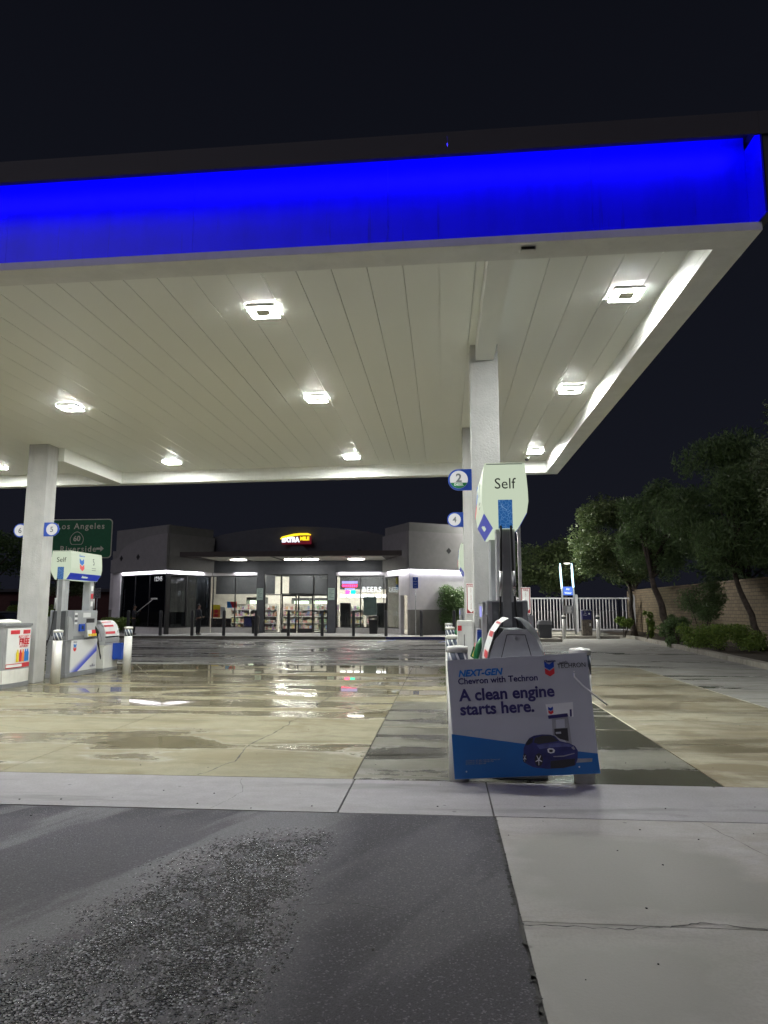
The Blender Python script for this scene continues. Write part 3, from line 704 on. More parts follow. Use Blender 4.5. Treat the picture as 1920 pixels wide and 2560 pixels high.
b = MB(); b.lathe([(.24, 1.30), (.235, 1.33), (.16, 1.37), (.02, 1.385)], (-.12, -.02)); b.build('dome_lid', M['white_paint'], r_)
b = MB()   # poster follows the bulged side
def px_(t_): return .12+.05*math.sin(math.pi*t_)+.006
ys = np.linspace(0.04, .985, 13)
def strip_poster(b, y0, y1, z0, z1, dx, n=8):
    pr = None
    for t_ in np.linspace(y0, y1, n):
        a = (b.pt((px_(t_)+dx, -.47+.9*t_, z0)), b.pt((px_(t_)+dx, -.47+.9*t_, z1)))
        if pr: b.face((pr[0], a[0], a[1], pr[1]))
        pr = a
strip_poster(b, .06, .97, .39, 1.20, 0, 14); ps = b.build('poster', M['paper'], r_)
b = MB(); strip_poster(b, .06, .97, .39, .48, .003); strip_poster(b, .15, .45, 1.08, 1.16, .003); strip_poster(b, .58, .93, 1.08, 1.16, .003); b.build('red_print', M['red'], ps)
b = MB(); strip_poster(b, .07, .60, .41, .465, .006); b.build('white_print', M['paper'], ps)
b = MB()
for w_, sz, z_, bo in (('BUY 3 GET 2', .075, 1.02, .001), ('FREE', .17, .915, .006), ('SATURDAY', .06, .82, .001)):
    text(b, w_, sz, frame((px_(.62)+.012, .10, z_), (.0, 1, 0), (0, 0, 1)), bold=bo)
b.build('lettering', M['red'], ps)
for i, mt in enumerate(('yellow', 'red', 'orange', 'bright_blue', 'bright_blue')):
    t_ = .40+.105*i; b = MB(); yy = -.47+.9*t_
    b.M = frame((px_(t_)+.012, yy, .51), (0, 1, 0), (0, 0, 1)); b.prism([(-.04, 0), (.04, 0), (.042, .17), (.018, .225), (.018, .25), (-.018, .25), (-.018, .225), (-.042, .17)], 0, .004); b.build('bottle_print', M[mt], ps)

# cabinet strip beside the front right column
r_ = thing('extinguisher_cabinet', (.27, 9.95, 0), 'slim cream cabinet on the left of the front right column, behind the striped bollards', 'cabinet')
b = MB(); b.box(-.09, -.15, .0, .13, .14, 1.44, bev=.012); b.build('cabinet_box', M['bollard_white'], r_)
b = MB(); b.box(-.02, -.156, .55, .115, -.1505, 1.36); b.build('door', M['trim'], r_)
b = MB(); b.box(.0, -.161, 1.05, .008, -.1565, 1.25); b.build('slot', M['ink'], r_)
b = MB(); b.box(-.085, -.153, 1.30, -.03, -.1505, 1.37); b.build('label_print', M['red'], r_)

# striped white bollards
def stripe_mat():
    t = NT('striped_sleeve'); P = t.obj(); x, y, z = t.xyz(P)
    an = t.m('ARCTAN2', y, x); s_ = t.m('FRACT', t.m('ADD', t.m('MULTIPLY', an, 8/(2*math.pi)), t.m('MULTIPLY', z, 5.2)))
    t.set(col=t.mix(t.rng(s_, .70, .74), (.075, .095, .14), (.72, .74, .76)), rough=.4); return t.mat
M['stripe'] = stripe_mat()
def make_bollard():
    p = thing('guard_bollard', (0, 0, 0), 'x', 'bollard')
    b = MB(); b.lathe([(.098, 0), (.098, 1.0), (.097, 1.0)], n=14); b.build('post', M['bollard_white'], p)
    b = MB(); b.lathe([(.101, 1.001), (.101, 1.185)], n=14); b.build('striped_sleeve', M['stripe'], p)
    b = MB(); b.lathe([(.104, 1.186), (.104, 1.225), (.095, 1.24), (.02, 1.25)], n=20); b.build('cap', M['bollard_white'], p)
    return p
B0 = make_bollard(); first = True
for (x, y, sc, lb) in ((.125, 6.90, 1.0, 'white bollard at the left edge of the leaning advert board'), (1.29, 6.92, .985, 'white bollard at the right edge of the leaning advert board'),
        (.12, 10.4, .98, 'second striped white bollard behind the left edge of the advert board'), (.12, 15.2, .98, 'third striped white bollard in the row behind the advert board'),
        (.12, 19.0, .98, 'farthest striped white bollard in the row behind the advert board'),
        (-8.38, 14.72, .92, 'striped white bollard between the left column and pump 5'), (-7.86, 17.03, .93, 'striped white bollard standing alone right of pump 5 in the wet')):
    o = B0 if first else copy_tree(B0); first = False; o.location = (x, y, 0); o.scale = (1, 1, sc); o.rotation_euler = (0, 0, random.uniform(0, 6))
    tag(o, lb, 'bollard', 'striped white bollards around the pumps')

# ================================================================== ADVERT BOARD
bd = thing('advert_board', (.75, 6.78, .05), 'tilted blue and white fuel advert board tied to two white bollards', 'advert board')
BL = Vector((.095, 6.77, .03)); BU = Vector((1.306, 0, .08)).normalized(); BV = Vector((-.075, .012, 1.08)).normalized(); BW, BH = 1.31, 1.085
BN = BU.cross(BV)     # faces the road
def bmx(u, v, d): return BL + BU*(u*BW) + BV*(v*BH) + BN*d
def cu(px, py):        # crop pixels -> board fractions
    a, c = 1347, -68; e, f_ = 107, 1136; dx, dy = px-65, py-120; det = a*f_-e*c
    return (dx*f_-dy*e)/det, 1-(a*dy-c*dx)/det
def bpoly(b, pts, d, crop=True):
    P_ = [bmx(*(cu(*q) if crop else q), d) for q in pts]
    lo = [b.pt(v) for v in P_]; hi = [b.pt(v+BN*.0012) for v in P_]; n = len(lo)
    ar = sum((P_[i]-P_[0]).cross(P_[i-1]-P_[0]).dot(BN) for i in range(n))
    if ar > 0: lo = lo[::-1]; hi = hi[::-1]
    b.face(hi); b.face(lo[::-1])
    for i in range(n): b.face((lo[i], lo[(i+1) % n], hi[(i+1) % n], hi[i]))
M['board'] = paint('board_white', (.47, .49, .545), .42, var=.03, sc=2)
M['board_blue'] = paint('board_blue', (.010, .13, .40), .38, var=.05)
M['indigo'] = paint('indigo_ink', (.035, .03, .14), .45)
M['car_paint'] = paint('printed_car_blue', (.028, .032, .15), .4, var=.3, sc=8); M['car_hi'] = paint('printed_car_light', (.09, .105, .27), .4, var=.3, sc=10)
M['pr_grey'] = paint('print_grey', (.30, .31, .33), .45, var=.15, sc=9); M['pr_dark'] = paint('print_dark', (.03, .03, .035), .45, var=.2)
b = MB(); q = [BL, BL+BU*BW, BL+BU*BW+BV*BH, BL+BV*BH]; lo = [b.pt(v-BN*.010) for v in q]; hi = [b.pt(v) for v in q]
b.face(hi); b.face(lo[::-1]); [b.face((lo[i], lo[(i+1) % 4], hi[(i+1) % 4], hi[i])) for i in range(4)]
pn = b.build('panel', M['board'], bd, True)
b = MB(); bpoly(b, [(122, 828), (820, 918), (1320, 985), (1500, 1003), (1521, 1187), (157, 1252)], .0008); b.build('blue_wedge', M['board_blue'], pn, True)
def btext(s, size, px, py, mat, nm='lettering', d=.003, **k):
    b = MB(); u, v = cu(px, py); o = bmx(u, v, d); text(b, s, size, frame(o, BU, BV), align='LEFT', **k); return b.build(nm, mat, pn, True)
btext('A clean engine', .150, 193, 465, M['indigo'], bold=.0042); btext('starts here.', .150, 200, 600, M['indigo'], bold=.0042)
btext('Chevron with Techron', .080, 176, 328, M['indigo'], bold=.0012); btext('NEXT-GEN', .083, 178, 252, M['bright_blue'], bold=.003, shear=.25)
btext('with', .045, 1150, 148, M['ink']); btext('TECHRON', .062, 1130, 182, M['ink'], sx=.9)
btext('Chevron', .030, 1006, 134, M['navy'], bold=.001)
for i in range(3): btext('(c) Chevron. All rights reserved. Chevron and the'[:46-9*i], .017, 260, 1078+16*i, M['pr_grey'], d=.0045)
b = MB(); u, v = cu(1054, 172); chevron(b, frame(bmx(u, v, .001), BU, BV), .58); b.build('emblem', [M['blue'], M['red']], pn, True)
def bshape(nm, mat, pts, d):
    b = MB(); bpoly(b, pts, d); return b.build(nm, mat, pn, True)
pp = [(1016, 545), (1275, 522), (1280, 662), (1232, 660), (1222, 630), (1038, 650)]
bshape('printed_topper', M['paper'], pp, .0008); bshape('printed_band', M['indigo'], [(1038, 650), (1222, 628), (1230, 660), (1045, 682)], .0022); bshape('printed_label', M['indigo'], [(1244, 592), (1262, 590), (1264, 658), (1247, 660)], .0022)
b = MB(); u, v = cu(1064, 585); chevron(b, frame(bmx(u, v, .0022), BU, BV), .30); b.build('printed_emblem', [M['blue'], M['red']], pn, True)
bshape('printed_pump', M['pr_grey'], [(1075, 682), (1228, 665), (1262, 915), (1225, 918), (1195, 880), (1085, 850)], .0010)
bshape('printed_pump_gap', M['board'], [(1112, 690), (1195, 682), (1198, 765), (1116, 770)], .0022); bshape('printed_pump_body', M['pr_dark'], [(1098, 775), (1222, 768), (1232, 890), (1150, 870), (1100, 830)], .0022)
bshape('printed_screen', M['board'], [(1110, 805), (1160, 802), (1162, 820), (1112, 823)], .0034)
bshape('printed_island', M['pr_grey'], [(1300, 1052), (1450, 1048), (1448, 1080), (1300, 1090)], .0022)
bshape('printed_car', M['car_paint'], [(806, 1085), (808, 960), (830, 905), (862, 862), (905, 840), (980, 828), (1060, 830), (1105, 845), (1150, 890), (1240, 910), (1290, 935), (1315, 975), (1312, 1060), (1290, 1115), (1180, 1140), (1030, 1148), (900, 1135), (840, 1105)], .0030)
bshape('printed_car_glass', M['pr_dark'], [(905, 905), (915, 862), (985, 838), (1060, 838), (1095, 852), (1135, 888), (1040, 905), (950, 918)], .0046)
bshape('printed_car_glass', M['pr_dark'], [(828, 925), (850, 878), (898, 858), (892, 905), (845, 930)], .0046)
bshape('printed_car_shine', M['car_hi'], [(930, 930), (1040, 915), (1150, 905), (1240, 918), (1280, 945), (1200, 940), (1060, 950), (960, 965)], .0046)
bshape('printed_headlight', M['paper'], [(1030, 965), (1050, 955), (1085, 958), (1103, 975), (1095, 998), (1060, 1005), (1036, 995)], .0046); bshape('printed_headlight_core', M['pr_dark'], [(1046, 970), (1075, 968), (1085, 980), (1075, 994), (1050, 992)], .0060)
bshape('printed_headlight', M['pr_grey'], [(1255, 950), (1275, 935), (1292, 965), (1275, 970)], .0046)
bshape('printed_grille', M['pr_grey'], [(1085, 1030), (1180, 1024), (1285, 998), (1285, 1006), (1185, 1034), (1090, 1038)], .0046)
bshape('printed_bumper', M['pr_dark'], [(1060, 1075), (1290, 1050), (1285, 1110), (1180, 1136), (1060, 1145)], .0046)
for (cx, cy_, rx, ry) in ((950, 1065, 40, 62), (818, 1050, 18, 42)):
    bshape('printed_wheel', M['pr_dark'], [(cx+rx*math.cos(a), cy_+ry*math.sin(a)) for a in np.linspace(0, 2*math.pi, 17)[:-1]], .0060)
    b = MB()
    for k2 in range(5):
        a = k2*2*math.pi/5+.3; c_, s_ = math.cos(a), math.sin(a)
        bpoly(b, [(cx-.10*rx*s_, cy_+.10*ry*c_), (cx+.8*rx*c_-.07*rx*s_, cy_+.8*ry*s_+.07*ry*c_), (cx+.8*rx*c_+.07*rx*s_, cy_+.8*ry*s_-.07*ry*c_), (cx+.10*rx*s_, cy_-.10*ry*c_)], .0074)
    b.build('printed_rim', M['paper'], pn, True)
for (px, py) in ((1290, 232), (250, 288), (1328, 1128), (268, 1180)):
    b = MB(); o = bmx(*cu(px, py), .0015); b.cyl(o, o+BN*.004, .007, n=10); b.build('grommet', M['white_paint'], bd, True)
b = MB(); st = bmx(*cu(1290, 250), .008); p1 = bmx(*cu(1290, 280), .02); p2 = bmx(*cu(1360, 360), .05); p3 = bmx(*cu(1450, 440), .09); p4 = Vector((1.455, 6.62, .93)); p4 = bmx(*cu(1568, 535), .13)
b.tube([st, p1, p2, p3, p4], .008, 6); b.build('zip_tie', M['white_paint'], bd, True)

# ================================================================== SHOP
A = (X(414, 39), 39.0); Bp = (X(528, 42), 42.0); Cp = (X(962, 42), 42.0); D = (X(1024, 39), 39.0)
th = R(33); F_ = (A[0]-5.6*math.cos(th), A[1]+5.6*math.sin(th)); th2 = R(31); E_ = (D[0]+5.2*math.cos(th2), D[1]+5.2*math.sin(th2))
M['wall_grey'] = paint('shop_wall_grey', (.24, .236, .24), .8, var=.06, bump=.3, bsc=30)
M['wall_light'] = paint('shop_wall_light', (.60, .58, .60), .8, var=.05, bump=.5, bsc=9)
M['wall_low'] = paint('shop_wall_low_grey', (.17, .165, .155), .8, var=.06, bump=.3, bsc=12)
M['wall_dark'] = paint('shop_wall_charcoal', (.080, .085, .10), .65, var=.08, bump=.15, bsc=24)
M['cap'] = paint('parapet_cap', (.19, .19, .19), .7, var=.06)
M['frame'] = paint('window_frame', (.018, .018, .021), .4)
M['knee'] = paint('knee_wall', (.48, .47, .46), .75, var=.08)
def glass_mat(name, tint, refl):
    t = NT(name); tr = t.new('ShaderNodeBsdfTransparent'); gl = t.new('ShaderNodeBsdfGlossy'); mx = t.new('ShaderNodeMixShader')
    tr.inputs[0].default_value = (*tint, 1); gl.inputs[0].default_value = (.9, .92, .95, 1); gl.inputs['Roughness'].default_value = .015
    lw = t.new('ShaderNodeLayerWeight'); lw.inputs[0].default_value = .25
    t.put(mx.inputs[0], t.m('ADD', t.m('MULTIPLY', lw.outputs['Fresnel'], .8), refl, True)); t.l.new(tr.outputs[0], mx.inputs[1]); t.l.new(gl.outputs[0], mx.inputs[2])
    t.l.new(mx.outputs[0], t.out.inputs[0]); return t.mat
M['glass'] = glass_mat('window_glass', (.93, .95, .95), .03); M['dark_glass'] = glass_mat('tinted_glass', (.05, .055, .07), .05)
shop = thing('convenience_store', (-9, 42, .15), 'dark grey convenience store with lit glass front and a flat entrance canopy', 'store')
Z0 = .15
def wallM(p, q):   # local x along p->q, y up, z out towards the camera
    u = Vector((q[0]-p[0], q[1]-p[1], 0)).normalized(); return frame((p[0], p[1], 0), u, (0, 0, 1)), math.hypot(q[0]-p[0], q[1]-p[1])
def panels(name, mat, items):
    for (p, q, rects, d0, d1) in items:
        b = MB(); panel(b, p, q, rects, d0, d1); b.build(name, mat, shop, True)
def panel(b, p, q, rects, d0, d1):
    Mw, L = wallM(p, q); b.M = Mw
    for (s0, s1, z0, z1) in rects: b.box(s0, z0, d0, s1, z1, d1)
    b.M = Matrix()
# --- upper walls of the two corner pavilions (step out 0.16 m over the lit strip)
ZU = 3.86; ZC = 5.93; ZT = 6.45
b = MB()
MA, LA = wallM(F_, A); b.M = MA
arc = [(LA-4.9*t_, 4.75+1.18*math.sqrt(max(0, 1-(t_)**2.0))) for t_ in np.linspace(0, 1, 16)]
b.prism([(-.1, ZU), (LA+.12, ZU), (LA+.12, ZC)] + arc + [(-.1, 4.6)], .021, .16)
b.M = Matrix(); b.build('upper_wall', M['wall_grey'], shop, True); b = MB()
MB_, LB = wallM(A, Bp); b.M = MB_; b.prism([(-.0, ZU), (LB-.02, ZU), (LB-.02, ZC), (.0, ZC)], -.25, .159)
b.M = Matrix(); b.build('upper_wall', M['wall_grey'], shop, True); b = MB()
MD, LD = wallM(Cp, D); b.M = MD; b.prism([(.02, ZU), (LD, ZU), (LD, ZC), (.02, ZC)], -.25, .159)
b.M = Matrix(); b.build('upper_wall', M['wall_grey'], shop, True); b = MB()
ME, LE = wallM(D, E_); b.M = ME; b.prism([(-.12, ZU), (LE, ZU), (LE, ZC), (-.12, ZC)], -.25, .16)
b.M = Matrix(); b.build('upper_wall', M['wall_grey'], shop, True)
for Mx, L_, e0, e1, z0 in ((MA, LA, .2, -.10, 4.2), (MB_, LB, .02, .0, ZC+.002), (MD, LD, 0, -.1, ZC+.002), (ME, LE, .02, 0, ZC+.004)):
    b = MB(); b.M = Mx; b.box(e0, z0, -.40, L_+e1, ZT, -.02 if Mx is not MA else .02); b.build('parapet_cap', M['cap'], shop, True)
for Mx, s, z in ((ME, seg_s(1120, D, E_), 4.90), (MA, seg_s(303, F_, A), 4.68), (MA, seg_s(345, F_, A), 4.68)):
    b = MB(); b.M = Mx; b.prism([(s, z-.18), (s+.17, z), (s, z+.18), (s-.17, z)], .1605, .175); b.build('diamond_tile', M['frame'], shop, True)
# light strips under the step
for Mx, L_, e0 in ((MA, LA-.03, 3.0), (MB_, LB-.75, .06), (MD, LD-.03, .5), (ME, LE, .05)):
    b = MB(); b.M = Mx; b.box(max(0, e0) if Mx is not MA else LA-4.6, ZU-.035, .06, L_, ZU-.005, .13); b.build('light_strip', M['strip'], shop, True)
for Mx, L_, e0 in ((MA, LA+.155, 0), (MB_, LB-.02, -.10), (MD, LD+.155, .02), (ME, LE, -.10)):
    b = MB(); b.M = Mx; b.box(e0, ZU-.075, .138, L_, ZU-.001, .158); b.build('strip_lip', M['wall_grey'], shop, True)  # lip added to hide the glowing strip from view
# lower walls
sL = lambda px: seg_s(px, F_, A); sM = lambda px: seg_s(px, A, Bp); sR = lambda px: seg_s(px, Cp, D); sE = lambda px: seg_s(px, D, E_)
w0, w1 = sL(298), LA-.10; xw = seg_s(840, Bp, Cp)
panels('lower_wall', M['wall_light'], [(F_, A, [(0, sL(272), 1.55, ZU-.04), (sL(272)+.001, w0, Z0, ZU-.04), (w0+.001, LA, 3.62, ZU-.04)], -.25, 0), (A, Bp, [(0.001, LB, 3.60, ZU-.04)], -.25, -.002),
    (Cp, D, [(.02, LD, 3.50, ZU-.04), (sR(997), sR(1001), Z0, 3.499), (sR(1001)+.001, LD, 2.36, 3.499)], -.25, 0), (D, E_, [(0.001, LE, 1.55, ZU-.04)], -.25, .002)])
panels('base_wall', M['wall_low'], [(F_, A, [(0, sL(272), Z0, 1.549)], -.25, .001), (D, E_, [(0.001, LE, Z0, 1.548)], -.25, .004)])
panels('knee_wall', M['knee'], [(F_, A, [(w0, LA-.091, Z0, .52)], -.25, .01), (A, Bp, [(0, LB-.02, Z0, .50)], -.25, .01), (Cp, D, [(0.02, sR(996), Z0, .46)], -.25, .01), (Bp, Cp, [(.02, 2.75, Z0, .47)], -.20, .01), (Bp, Cp, [(xw, 10.64, Z0, .47)], -.20, .01)])
# centre facade
sC = lambda px: seg_s(px, Bp, Cp); LC = Cp[0]-Bp[0]
MC, _ = wallM(Bp, Cp)
b = MB(); b.M = MC
arc = [(LC*t_, 6.02+.60*math.sin(math.pi*t_)**.8) for t_ in np.linspace(1, 0, 25)]
b.prism([(0, 3.92), (LC, 3.92)] + arc, -.3, 0)
for (s0, s1) in ((sC(643), sC(660)), (sC(820), sC(839))): b.box(s0, Z0, -.3, s1, 3.919, .12)
b.box(sC(660)+.001, 3.68, -.3, sC(820)-.001, 3.919, .05)
b.box(0, 3.84, -.3, sC(643)-.001, 3.919, .07); b.box(sC(839)+.001, 3.84, -.3, LC, 3.919, .07)
b.M = Matrix(); b.build('facade', M['wall_dark'], shop, True)
panels('window_header', M['wall_light'], [(Bp, Cp, [(.02, sC(643)-.002, 3.62, 3.838)], -.25, -.02), (Bp, Cp, [(sC(839)+.002, LC-.02, 3.60, 3.838)], -.25, -.02)])
b = MB(); b.M = MC; b.box(sC(585), 3.822, .012, sC(638), 3.837, .045); b.M = Matrix(); b.build('light_strip', M['strip'], shop, True)
b = MB(); b.M = MC; b.box(sC(848), 3.822, .012, sC(950), 3.837, .045); b.M = Matrix(); b.build('light_strip', M['strip'], shop, True)
for s0, s1 in ((0, sC(643)-.001), (sC(839)+.001, LC)):
    b = MB(); b.M = MC; b.box(s0, 3.79, .052, s1, 3.839, .068); b.build('strip_lip', M['wall_dark'], shop, True)  # lip added in front of the header strips to hide them
M['led2'] = glow('slab_downlight', (1, .98, .90), 15)
# entrance slab
sl0, sl1 = X(444, 38.3), X(1005, 38.3)
M['slab'] = paint('slab_brown', (.055, .045, .042), .6, var=.08); M['slab_under'] = paint('slab_underside', (.55, .54, .48), .6)
b = MB(); b.prism([(sl0, 38.3), (sl1, 38.3), (Cp[0]-.05, 41.98), (Bp[0]+.05, 41.98)], 4.52, 4.80); cs = b.build('entrance_slab', M['slab'], shop, True)
b = MB()
xs_ = np.linspace(sl0+1.0, sl1-1.0, 6)
for i in range(5): b.box(xs_[i]+.15, 38.6, 4.505, xs_[i+1]-.15, 41.9, 4.518)
b.build('soffit_panel', M['slab_under'], cs, True)
for px in (588, 725, 771, 888):
    b = MB(); xm = X(px, 40.2); b.prism([(xm+.48*math.cos(a), 40.6+.4*math.sin(a)) for a in np.linspace(0, 2*math.pi, 17)[:-1]], 4.47, 4.503); b.build('downlight', M['led2'], cs, True)
b = MB(); b.prism([(X(742, 41.9)-.9, 4.80), (X(742, 41.9)+.9, 4.80), (X(742, 41.9)+.35, 5.42), (X(742, 41.9)-.35, 5.42)], 41.82, 41.9, 'y'); b.build('sign_bracket', M['wall_dark'], shop, True)
for px in (592, 898):
    b = MB(); b.box(X(px, 41.6)-.12, 41.5, 4.802, X(px, 41.6)+.12, 41.75, 5.12); b.build('flood_light', M['frame'], shop, True)
# glazing
def window(p, q, s0, s1, z0, z1, divs=(), gl='glass', fr=.06, d=-.10, rails=()):
    Mw, L = wallM(p, q); b = MB(); b.M = Mw
    b.box(s0, z0, d-.03, s0+fr, z1, d+.05); b.box(s1-fr, z0, d-.03, s1, z1, d+.05)
    b.box(s0+fr, z0, d-.029, s1-fr, z0+fr, d+.049); b.box(s0+fr, z1-fr, d-.029, s1-fr, z1, d+.049)
    for s in divs: b.box(s-fr/2, z0+fr, d-.028, s+fr/2, z1-fr, d+.048)
    for z in rails: b.box(s0+fr, z-.03, d-.027, s1-fr, z+.03, d+.047)
    f = b.build('window', M['frame'], shop, True)
    b = MB(); b.M = Mw; b.box(s0+fr, z0+fr, d-.004, s1-fr, z1-fr, d+.004); b.build('pane', M[gl], f, True)
    return f
window(F_, A, w0, LA-.092, .525, 3.615, [sL(333), sL(369)], 'dark_glass', .05)
b = MB(); panel(b, F_, A, [(LA-.09, LA+.02, Z0, 3.619)], -.25, .02); b.build('corner_post', M['frame'], shop, True)
M['mid_glass'] = glass_mat('grey_glass', (.42, .45, .48), .05)
window(A, Bp, .05, LB-.03, .505, 3.595, [sM(467)], 'mid_glass', .07)
panels('spandrel', M['frame'], [(A, Bp, [(.13, sM(467)-.04, .57, 1.42)], -.16, -.115), (F_, A, [(w0+.06, LA-.16, .58, 1.40)], -.16, -.115)])
window(Bp, Cp, .03, sC(643)-.01, .475, 3.615, [sC(586)], 'glass', .06)
window(Bp, Cp, sC(839)+.01, LC-.03, .475, 3.595, [sC(901)], 'glass', .06)
window(Cp, D, .04, sR(996), .465, 3.495, [], 'glass', .06)
window(Bp, Cp, sC(660)+.01, sC(702), Z0+.01, 3.675, [], 'glass', .05, -.05, [2.45]); window(Bp, Cp, sC(784), sC(820)-.01, Z0+.01, 3.675, [], 'glass', .05, -.05, [2.45])
window(Bp, Cp, sC(702)+.002, sC(784)-.002, 2.47, 3.672, [], 'glass', .06, -.05)
for (p0, p1, hs) in ((703, 741.5, 1), (744, 783, -1)):
    b = MB(); b.M = MC; s0, s1 = sC(p0), sC(p1); fr = .09
    b.box(s0, Z0+.01, -.09, s0+fr, 2.465, -.03); b.box(s1-fr, Z0+.01, -.09, s1, 2.465, -.03); b.box(s0+fr, 2.35, -.089, s1-fr, 2.465, -.031); b.box(s0+fr, Z0+.01, -.089, s1-fr, .42, -.031); b.box(s0+fr, 1.20, -.088, s1-fr, 1.25, -.032)
    dr = b.build('door', M['frame'], shop, True)
    b = MB(); b.M = MC; b.box(s0+fr, .42, -.064, s1-fr, 1.20, -.056); b.box(s0+fr, 1.25, -.064, s1-fr, 2.35, -.056); b.build('pane', M['glass'], dr, True)
    b = MB(); b.M = MC; sx_ = s1-.045 if hs > 0 else s0+.045; b.box(sx_-.015, 1.05, -.029, sx_+.015, 1.50, .01); b.build('handle', M['steel'], dr, True)
b = MB(); panel(b, Cp, D, [(sR(1002), sR(1014), Z0, 2.355)], -.5, -.45); b.build('recess', M['wall_low'], shop, True)
b = MB(); panel(b, Cp, D, [(sR(1013), LD-.02, Z0+.01, 2.25)], -.24, -.16); sd = b.build('service_door', M['knee'], shop, True)
b = MB(); panel(b, Cp, D, [(sR(1019), sR(1020), .55, .95)], -.155, -.11); b.build('handle', M['steel'], sd, True)
# shell of the building
b = MB(); Mx = [F_, A, Bp, Cp, D, E_]
b.prism([(F_[0]+.3, F_[1]+.3), (A[0], A[1]+.42), (Bp[0], 42.4), (Cp[0], 42.4), (D[0], D[1]+.42), (E_[0]-.3, E_[1]+.3), (E_[0]-.3, 53), (F_[0]+.3, 53)], 5.0, 5.2); b.build('roof', M['wall_dark'], shop, True)
b = MB(); b.box(F_[0], 52.6, Z0, E_[0], 52.9, 5.2); b.box(F_[0]-.2, F_[1]+.2, Z0, F_[0], 52.9, 5.2); b.box(E_[0], E_[1]+.2, Z0, E_[0]+.2, 52.9, 5.9); b.build('rear_wall', M['wall_grey'], shop, True)
M['in_wall'] = paint('interior_wall', (.50, .47, .42), .7); M['in_dark'] = paint('interior_dark', (.022, .023, .027), .7); M['in_floor'] = paint('interior_floor', (.55, .52, .46), .3, var=.1)
poly_in = [(F_[0]+.4, F_[1]+.35), (A[0]-.02, A[1]+.36), (Bp[0], 42.31), (Cp[0], 42.31), (D[0]+.02, D[1]+.36), (E_[0]-.4, E_[1]+.35), (E_[0]-.4, 50.5), (F_[0]+.4, 50.5)]
b = MB(); b.prism(poly_in, Z0+.003, Z0+.02); b.build('floor', M['in_floor'], shop, True)
b = MB(); b.prism(poly_in, 3.95, 4.0); b.build('ceiling', M['in_dark'], shop, True)
b = MB(); b.box(F_[0]+.4, 50.4, Z0+.03, E_[0]-.4, 50.5, 3.94); b.build('inner_wall', M['in_wall'], shop, True)
b = MB(); b.box(Bp[0]-.6, 44.6, 2.55, Bp[0]+3.3, 44.7, 3.9); b.box(sl0+4.6, 46.0, 2.45, sl0+7.6, 46.1, 3.9); b.box(Cp[0]-3.2, 45.2, 2.85, Cp[0]-.1, 45.3, 3.9); b.box(A[0]+.2, 43.3, .5, A[0]+1.1, 43.4, 3.9); b.build('darkening_panel', M['in_dark'], shop, True)  # dark panels added behind the glass to darken the window interiors
M['tube'] = glow('store_tube', (1.0, .98, .88), 300); M['tube_dim'] = glow('store_tube_front', (1.0, .98, .90), 75)
for (x, y) in ((Bp[0]+1.0, 43.4), (Bp[0]+2.4, 43.3), (-10.4, 43.5), (-9.0, 45.2), (-7.6, 43.7), (-5.6, 43.6), (-4.5, 43.5), (-12.5, 47.0), (-8.4, 47.0), (-5, 47.0), (-10.4, 46.8), (A[0]+.5, 42.6)):
    b = MB(); b.box(x-.75, y-.05, 3.86, x+.75, y+.05, 3.92); b.build('tube_light', M['tube'] if y > 45.5 or x > -5 else M['tube_dim'], shop, True)
b = MB()
for i, x in enumerate(np.linspace(Cp[0]-3.1, Cp[0]-.4, 7)): b.box(x, 44.9, 2.33, x+.32, 45.0, 2.52)
b.build('shelf_light', glow('cooler_header', (1, 1, .98), 4), shop, True)
# shop sign
b_y = 41.72
sg = thing('shop_sign', (X(741, b_y), b_y, 5.5), 'small lit white and yellow shop sign under a yellow arc on the charcoal facade', 'sign')
M['sg_w'] = glow('lit_white', (.82, .90, 1.0), 1.5); M['sg_y'] = glow('lit_yellow', (1.0, .72, .02), 1.15); M['sg_r'] = glow('lit_red_back', (.11, .004, .012), .8)
def SP(px, py): v = at(px, py, b_y); return v.x, v.z
b = MB(); b.prism([SP(704, 1361), SP(778, 1360), SP(778, 1338), SP(740, 1338), SP(706, 1346)], b_y, b_y+.05, 'y'); b.build('backing', M['sg_r'], sg, True)
up = [SP(*q) for q in ((701, 1347), (705, 1342), (718, 1338.5), (735, 1334.5), (752, 1333), (770, 1333), (778, 1336))]; dn = [SP(*q) for q in ((777, 1338.3), (765, 1338), (750, 1338.3), (735, 1340.5), (718, 1344), (708, 1346), (702, 1349))]
b = MB(); b.prism((up+dn)[::-1], b_y-.06, b_y-.005, 'y'); b.build('arc', M['sg_y'], sg, True)
x_, z_ = SP(726.5, 1349.8); b = MB(); text(b, 'EXTRA', .40, frame((x_, b_y-.03, z_), (1, 0, 0), (0, 0, 1)), bold=.026, depth=.05, sx=.86); b.build('lettering', M['sg_w'], sg, True)
x_, z_ = SP(761.8, 1346.8); b = MB(); text(b, 'MILE', .29, frame((x_, b_y-.03, z_), (1, 0, 0), (0, 0, 1)), bold=.018, depth=.05, sx=.95); b.build('lettering', M['sg_y'], sg, True)
# house number
hn = thing('house_number', (A[0]-.4, A[1]+.2, 3.3), 'white number 12345 on the dark glass of the left pavilion', 'house number')
b = MB(); s = sL(394); text(b, '12345', .36, MA @ Matrix.Translation((s-.05, Zy(1447.5, 39.3, 394), .014)), sx=.9, bold=.006); b.build('lettering', M['paper'], hn, True)
